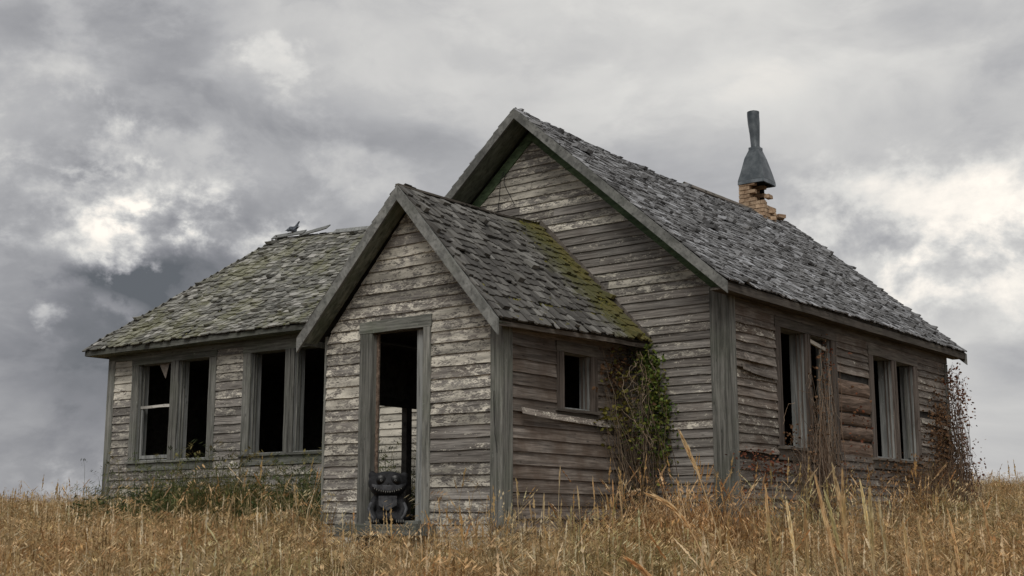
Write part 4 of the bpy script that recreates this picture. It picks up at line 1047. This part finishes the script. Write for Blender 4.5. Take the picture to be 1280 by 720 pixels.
# green weeds along the foot of the wing
def weed(seed, h, n, pal):
    r = random.Random(seed); pm = PM()
    for i in range(n):
        a_ = r.uniform(0, 6.3); q = .20*math.sqrt(r.random()); b = Vector((q*math.cos(a_), q*math.sin(a_), -.03)); hh = h*r.uniform(.5, 1.1); az2 = r.uniform(0, 6.3); ln = r.uniform(.05, .35)
        d_ = Vector((math.cos(az2), math.sin(az2), 0)); c = r.choice(pal); P = [b+Vector((0, 0, hh*k/5))+d_*ln*hh*(k/5)**2 for k in range(6)]
        pm.add(*ribbon(P, .006, .003, Vector((-d_.y, d_.x, 0))), c)
        for k in range(int(11*hh)+5):
            t_ = r.uniform(.15, 1); p = b+Vector((0, 0, hh*t_))+d_*ln*hh*t_*t_; al = r.uniform(0, 6.3); ld = Vector((math.cos(al), math.sin(al), r.uniform(.1, .9))).normalized(); L_ = r.uniform(.04, .10)
            s_ = Vector((-ld.y, ld.x, 0)).normalized()*L_*.16; cc = tint(c, .7, 1.35, r)
            pm.add([p, p+ld*L_*.5+s_, p+ld*L_+Vector((0, 0, -L_*.3)), p+ld*L_*.5-s_], [(0, 1, 2, 3)], cc)
    return pm.mesh('weed', M_leaf)
wsrc = [source('w%d' % i, weed(60+i, .72, 16, GREEN)) for i in range(4)] + [source('w%d' % (4+i), clump(90+i, 40, .22, .8, GREEN, 0, ('none', 'nod'), 3, .35, .006, STRAW, .2)) for i in range(3)]
wp = []
for i in range(1250):
    x = -11.2+r.betavariate(2.2, 1.4)*7.1; y = YW-.12-abs(r.gauss(0, .85))
    if inside(x, y, .08) or mnoise.noise(Vector((x*1.3, 3, 0))) < -.45: continue
    wp.append(((x, y, ground_z(x, y)), r.uniform(0, 6.28), r.uniform(1.0, 1.5)*(1+.35*mnoise.noise(Vector((x*1.6, 9, 0)))), r.randrange(7)))
for i in range(120):
    x = r.uniform(-1.25, .6); y = -.1-abs(r.gauss(0, .35)); wp.append(((x, y, ground_z(x, y)), r.uniform(0, 6.28), r.uniform(.5, .85), r.choice([1, 4, 5])))
for i in range(60):
    x = r.uniform(-9, -4.2); y = r.uniform(-2.6, -1.0); wp.append(((x, y, ground_z(x, y)), r.uniform(0, 6.28), r.uniform(.6, .95), r.choice([4, 5, 6])))
scatter('green_weeds', wp, wsrc, label='dark green weeds growing thick along the foot of the wing', category='weeds')

# tall single stalks standing out in front of the long wall
def big_stalk(base, tip, bow, w, label, group=None, headlen=.35, c=(.60, .44, .24), headw=1.0):
    base = Vector(base); tip = Vector(tip); th = thing('grass_stalk', base, label, 'grass stalk', group); pts = []
    n = 16; mid_ = base.lerp(tip, .5)+Vector(bow)
    for i in range(n+1):
        q = i/n; p = base*(1-q)**2 + mid_*2*q*(1-q) + tip*q*q; pts.append(p-base)
    v, f = tube_geo(pts, w, w*.45, 5); pm = PM(); pm.add(v, f, c); me = pm.mesh('stem', M_grass); o = link('stem', me); o.parent = th
    pm = PM(); L = 0; tot = sum((pts[i+1]-pts[i]).length for i in range(n)); rr_ = random.Random(int(abs(tip.x)*997))
    for i in range(n, 0, -1):
        seg = (pts[i]-pts[i-1]).length
        for k in range(7):
            q = k/7; p = pts[i].lerp(pts[i-1], q); dl = L+seg*q
            if dl > headlen: break
            tan = (pts[i]-pts[i-1]).normalized(); prof_ = math.sin(math.pi*min(1, (dl+.02)/headlen*.9+.08))
            for rep in range(3):
                a_ = rr_.uniform(0, 6.3); x = tan.orthogonal().normalized(); y_ = tan.cross(x); sd_ = (x*math.cos(a_)+y_*math.sin(a_)); rad = .016*headw*prof_
                Ls = tan*.045; pm.add([p-Ls*.3, p+sd_*rad+Ls*.2, p+sd_*rad*.9+Ls, p-sd_*rad*.1+Ls*.3], [(0, 1, 2, 3)], tint(c, .8, 1.25, rr_))
        L += seg
        if L > headlen: break
    o = link('seed_head', pm.mesh('seed_head', M_grass)); o.parent = th
    pm = PM()
    for k in range(3):
        q = .15+.2*k; p = pts[int(q*n)]; a_ = rr_.uniform(0, 6.3); ld = Vector((math.cos(a_), math.sin(a_), 0)); ll = .35
        for_p = [p, p+ld*ll*.3+Vector((0, 0, ll*.5)), p+ld*ll*.7+Vector((0, 0, ll*.5)), p+ld*ll+Vector((0, 0, ll*.1))]
        pm.add(*ribbon(for_p, .012, .003, Vector((-ld.y, ld.x, 0))), tuple(x_*.85 for x_ in c))
    o = link('leaf', pm.mesh('leaf', M_grass)); o.parent = th
    return th
def raypt(u, v, s):                                  # survey: the point at forward distance s seen in that direction
    d_ = Vector(dirv(u, v)); return CAM + d_*(s/d_.dot(FWD))
def gnd(u, s):
    p = raypt(u, 650, s); return Vector((p.x, p.y, ground_z(p.x, p.y)))
def stalk_at(u0, u1, v1, s, bow, label, group=None, w=.006, headlen=.35, c=(.70, .55, .33), headw=1.0):
    big_stalk(gnd(u0, s), raypt(u1, v1, s), bow, w, label, group, headlen, c, headw)
up = Vector((0, 0, 1))
stalk_at(935, 851, 543, 8.0, RGT*.10+up*.28, 'tall arching dry grass stalk leaning left across the corner board of the main block', w=.006, headlen=.36)
stalk_at(905, 812, 619, 7.5, RGT*.22+up*.62, 'dry grass stalk bent right over with its head pointing left near the vine', w=.006, headlen=.40)
stalk_at(870, 786, 700, 6.5, RGT*.16+up*.40, 'low bowed dry grass stalk arching at the bottom edge below the vine', w=.005, headlen=.3)
ORD = ['first', 'second', 'third', 'fourth', 'fifth', 'sixth', 'seventh', 'eighth', 'ninth', 'tenth', 'eleventh', 'twelfth', 'thirteenth', 'fourteenth']
grp = 'tall grass spikes in front of the long wall'
TALL = [(1085, 1020, 600, 7.2), (1064, 1032, 618, 8.2), (1068, 1053, 592, 7.4), (1090, 1076, 606, 8.4), (1094, 1087, 613, 8.0), (1104, 1099, 630, 8.6), (1022, 1006, 636, 7.8),
        (985, 957, 612, 8.0), (1002, 984, 632, 9.0), (1075, 1041, 585, 8.0), (1150, 1130, 657, 7.5), (1160, 1148, 655, 8.5), (1200, 1185, 640, 9.5), (1240, 1228, 628, 9.5)]
for i, (u0, u1, v1, s) in enumerate(sorted(TALL, key=lambda q: q[1])):
    lab = 'tall upright tawny grass spike before the long wall, %s of its row from the left' % ORD[i]
    stalk_at(u0, u1, v1, s, RGT*R.uniform(-.05, .09)+up*.12, lab, grp, w=.0075, headlen=R.uniform(.40, .70), headw=R.uniform(.7, 1.05), c=tint((.70, .56, .34), .8, 1.15, R))
grp = 'thin stems in front of the porch side wall'
THIN = [(706, 700, 588, 11.5), (728, 722, 612, 11), (745, 741, 600, 12), (690, 680, 622, 11), (716, 714, 638, 10), (764, 766, 604, 12), (780, 775, 618, 11.5), (651, 646, 606, 10.5), (668, 662, 630, 11.5)]
for i, (u0, u1, v1, s) in enumerate(sorted(THIN, key=lambda q: q[1])):
    lab = 'thin dry grass stem before the porch side wall, %s of its row from the left' % ORD[i]
    stalk_at(u0, u1, v1, s, RGT*R.uniform(-.09, .09), lab, grp, w=.0035, headlen=R.uniform(.18, .30), c=tint((.60, .47, .28), .8, 1.15, R), headw=R.uniform(.35, .6))

# ------------------------------------------------------------------ vines
def vine(name, label, base_loc, stems, leaves, lc, sc, group=None, cat_='vine', lsize=(.035, .07), seed=1):
    """stems: list of point lists; leaves: list of (centre, spread(3), n, palette index)"""
    r = random.Random(seed); th = thing(name, base_loc, label, cat_, group); pm = PM()
    for (P, r0, r1) in stems:
        Q = []
        for i in range(len(P)-1):
            for k in range(5): Q.append(P[i].lerp(P[i+1], k/5)+Vector((r.gauss(0, .012), r.gauss(0, .012), r.gauss(0, .012))))
        Q.append(P[-1]); pm.add(*tube_geo(Q, r0, r1, 3), tint(r.choice(sc), .6, 1.4, r))
    me = pm.mesh('stems', M_stem); o = link('stems', me, th); o['kind'] = 'stuff'
    pm = PM()
    for (c, sp, n, pi) in leaves:
        for i in range(n):
            p = Vector(c)+Vector((r.gauss(0, sp[0]), r.gauss(0, sp[1]), r.gauss(0, sp[2]))); L = r.uniform(*lsize)
            if (XL < p.x < .03 and p.y > -.03 and p.y < LEN+.02): 
                if p.x > -.3: p.x = .03+r.random()*.06
                else: p.y = -.03-r.random()*.06
            if p.x < -1.31 and -2.5 < p.y < .1: p.x = -1.31+r.random()*.08
            a = Vector((r.gauss(0, 1), r.gauss(0, 1), r.gauss(-.5, .6))).normalized(); b = a.cross(Vector((r.gauss(0, 1), r.gauss(0, 1), r.gauss(0, 1)))).normalized(); nn_ = a.cross(b)
            cc = tint(r.choice(lc[pi]), .6, 1.4, r)
            pm.add([p, p+a*L*.35+b*L*.38, p+a*L*.8+b*L*.22, p+a*L, p+a*L*.8-b*L*.22, p+a*L*.35-b*L*.38, p+a*L*.5+nn_*L*.12], [(0, 1, 6), (1, 2, 6), (2, 3, 6), (3, 4, 6), (4, 5, 6), (5, 0, 6)], cc)
    me = pm.mesh('leaves', M_leaf); o = link('leaves', me, th); o['kind'] = 'stuff'
    return th
G_ = [(.10, .145, .028), (.145, .18, .038), (.06, .095, .022), (.21, .22, .05)]; Y_ = [(.24, .21, .05), (.17, .16, .04)]; B_ = [(.15, .085, .045), (.19, .115, .065), (.10, .055, .03)]; RB_ = [(.17, .065, .035), (.13, .05, .03), (.20, .11, .06)]
STM = [(.17, .13, .095), (.26, .20, .14), (.11, .08, .05)]
r = random.Random(9); st = []
gz = ground_z(-1.0, -.3)
for i in range(95):
    x0 = r.gauss(-.92, .16); y0 = -.12-abs(r.gauss(0, .13)); x3 = min(r.gauss(-1.1, .13), -.8); z3 = r.uniform(.9, 2.02); y3 = -.05-abs(r.gauss(0, .18))
    if i % 3 == 0: x3 = -1.29; y3 = -r.uniform(.08, .75)
    A = Vector((x0, y0, gz)); D = Vector((x3, y3, z3)); B = A.lerp(D, .35)+Vector((r.gauss(.04, .10), -abs(r.gauss(0, .07)), 0)); Cc = A.lerp(D, .7)+Vector((r.gauss(.05, .10), -abs(r.gauss(0, .08)), r.gauss(0, .1)))
    for q in (B, Cc, D): q.x = max(q.x, -1.30); q.y = min(q.y, -.04)
    st.append(([A, B, Cc, D], r.uniform(.004, .010), .002))
for i in range(60):                                  # loops and hanging ends
    A = Vector((r.uniform(-1.28, -.85), -r.uniform(.05, .55), r.uniform(.4, 2.0))); D = A+Vector((r.gauss(0, .12), r.gauss(0, .12), -r.uniform(.1, .6))); B = A.lerp(D, .5)+Vector((r.gauss(0, .12), -abs(r.gauss(0, .1)), r.gauss(0, .1)))
    for q in (A, B, D): q.x = max(q.x, -1.29); q.y = min(q.y, -.04)
    st.append(([A, B, D], .003, .002))
vine('climbing_vine', 'tangled climbing vine with green leaves in the corner between porch and gable wall', (-1.0, -.25, gz), st,
     [((-1.0, -.12, 1.88), (.07, .06, .10), 190, 0), ((-.96, -.10, 1.62), (.09, .07, .16), 330, 0), ((-.88, -.10, 1.28), (.10, .07, .16), 260, 0), ((-.82, -.10, .92), (.09, .06, .14), 120, 0), ((-1.05, -.25, 1.05), (.12, .14, .18), 200, 0),
      ((-1.2, -.35, 1.35), (.06, .20, .3), 190, 1), ((-1.25, -.45, 1.75), (.04, .18, .15), 150, 2), ((-1.1, -.2, .5), (.16, .14, .3), 120, 2), ((-.84, -.12, .72), (.06, .05, .08), 40, 1), ((-1.28, -.62, 1.18), (.03, .08, .08), 50, 1), ((-1.0, -.2, .3), (.18, .12, .25), 70, 0)],
     [G_, Y_, B_], STM, seed=4)
st = []
g0 = ground_z(.15, 2.2)
for i in range(190):
    A = Vector((.08+abs(r.gauss(0, .10)), r.gauss(2.05, .20), g0)); D = Vector((.05+abs(r.gauss(0, .05)), r.gauss(2.45, .20), r.choice([r.uniform(.5, 1.2), r.uniform(.9, 2.3)])))
    if i % 4 == 0: D.y = r.uniform(1.35, 2.0); D.z = r.uniform(.5, 1.1)
    B = A.lerp(D, .4)+Vector((abs(r.gauss(0, .08)), r.gauss(0, .12), 0)); Cc = A.lerp(D, .75)+Vector((abs(r.gauss(0, .06)), r.gauss(0, .12), r.gauss(0, .08)))
    st.append(([A, B, Cc, D], r.uniform(.004, .009), .002))
for i in range(50):
    A = Vector((.08, r.uniform(1.5, 2.9), r.uniform(.5, 1.8))); D = A+Vector((r.gauss(0, .05), r.gauss(0, .25), -r.uniform(0, .5))); D.x = max(D.x, .05); st.append(([A, A.lerp(D, .5)+Vector((abs(r.gauss(0, .06)), 0, r.gauss(0, .1))), D], .003, .002))
vine('dead_vine', 'brown dead vine spilling down from the nearer window of the long wall', (.1, 2.1, g0), st,
     [((.08, 2.45, 1.6), (.03, .16, .30), 170, 0), ((.08, 2.3, .95), (.05, .22, .25), 190, 0), ((.12, 2.15, .4), (.07, .20, .3), 150, 0), ((.07, .8, .62), (.02, .38, .10), 150, 1), ((.06, 1.5, .95), (.02, .1, .12), 50, 0), ((.08, 2.6, 2.1), (.03, .12, .12), 60, 1), ((.06, 3.6, 1.3), (.02, .3, .3), 60, 1), ((.07, 3.5, .6), (.02, .5, .15), 110, 0), ((.07, .6, .75), (.02, .3, .06), 80, 1), ((.10, .3, .1), (.03, .2, .2), 90, 1)],
     [B_, RB_], [(.19, .14, .10), (.27, .205, .15), (.12, .08, .055)], seed=5, lsize=(.02, .055))
st = []
g1 = ground_z(.2, 7.0)
for i in range(90):
    A = Vector((.10+abs(r.gauss(0, .15)), r.gauss(7.1, .35), g1)); D = Vector((.05+abs(r.gauss(0, .08)), r.gauss(7.35, .20), r.uniform(.8, 2.5)))
    B = A.lerp(D, .4)+Vector((abs(r.gauss(0, .10)), r.gauss(0, .15), 0)); Cc = A.lerp(D, .75)+Vector((abs(r.gauss(0, .08)), r.gauss(0, .12), 0)); st.append(([A, B, Cc, D], r.uniform(.004, .010), .002))
for i in range(26):
    A = Vector((.05, LEN+.02, r.uniform(1.2, 2.4))); D = A+Vector((r.uniform(0, .15), r.uniform(.15, .7), r.uniform(-.5, .1))); st.append(([A, A.lerp(D, .5)+Vector((0, 0, .1)), D], .004, .002))
vine('corner_vine', 'red-brown vine climbing the far end of the long wall and hanging past its corner', (.1, 7.2, g1), st,
     [((.1, 7.6, 2.2), (.05, .20, .18), 150, 0), ((.1, 7.85, 1.95), (.06, .22, .22), 130, 0), ((.1, 7.7, 1.3), (.08, .22, .35), 230, 0), ((.1, 6.95, 1.2), (.03, .32, .38), 800, 1), ((.12, 7.1, .6), (.08, .4, .3), 900, 1), ((.2, 7.9, .5), (.12, .25, .35), 300, 0), ((.1, 7.5, 1.0), (.05, .2, .3), 60, 2), ((.08, 6.9, 1.7), (.02, .2, .25), 160, 1), ((.08, 5.4, .7), (.03, .6, .10), 220, 1)],
     [RB_, B_, G_], [(.12, .085, .06), (.16, .11, .08), (.08, .05, .035)], seed=6, lsize=(.03, .06))
st = []
g2 = ground_z(.3, 5.4)
for i in range(420):
    A = Vector((.12+abs(r.gauss(0, .25)), r.gauss(5.6, .65), ground_z(.3, 5.5))); a_ = r.uniform(0, 6.3); hh = r.uniform(.8, 1.65); D = A+Vector((abs(r.gauss(0, .2)), r.gauss(0, .3), hh)); D.x = max(D.x, .08)
    st.append(([A, A.lerp(D, .5)+Vector((abs(r.gauss(0, .05)), r.gauss(0, .08), .08)), D], .004, .0015))
vine('dry_bush', 'dry brown bush growing against the long wall under its farther window', (.3, 5.6, g2), st,
     [((.25, 5.6, .25), (.14, .65, .28), 1300, 0), ((.2, 6.4, .45), (.12, .45, .28), 800, 0)], [B_+[(.17, .12, .06)]], [(.16, .11, .075), (.22, .16, .10), (.10, .065, .04)], seed=8, cat_='bush', lsize=(.02, .05))
bpy.context.view_layer.update()
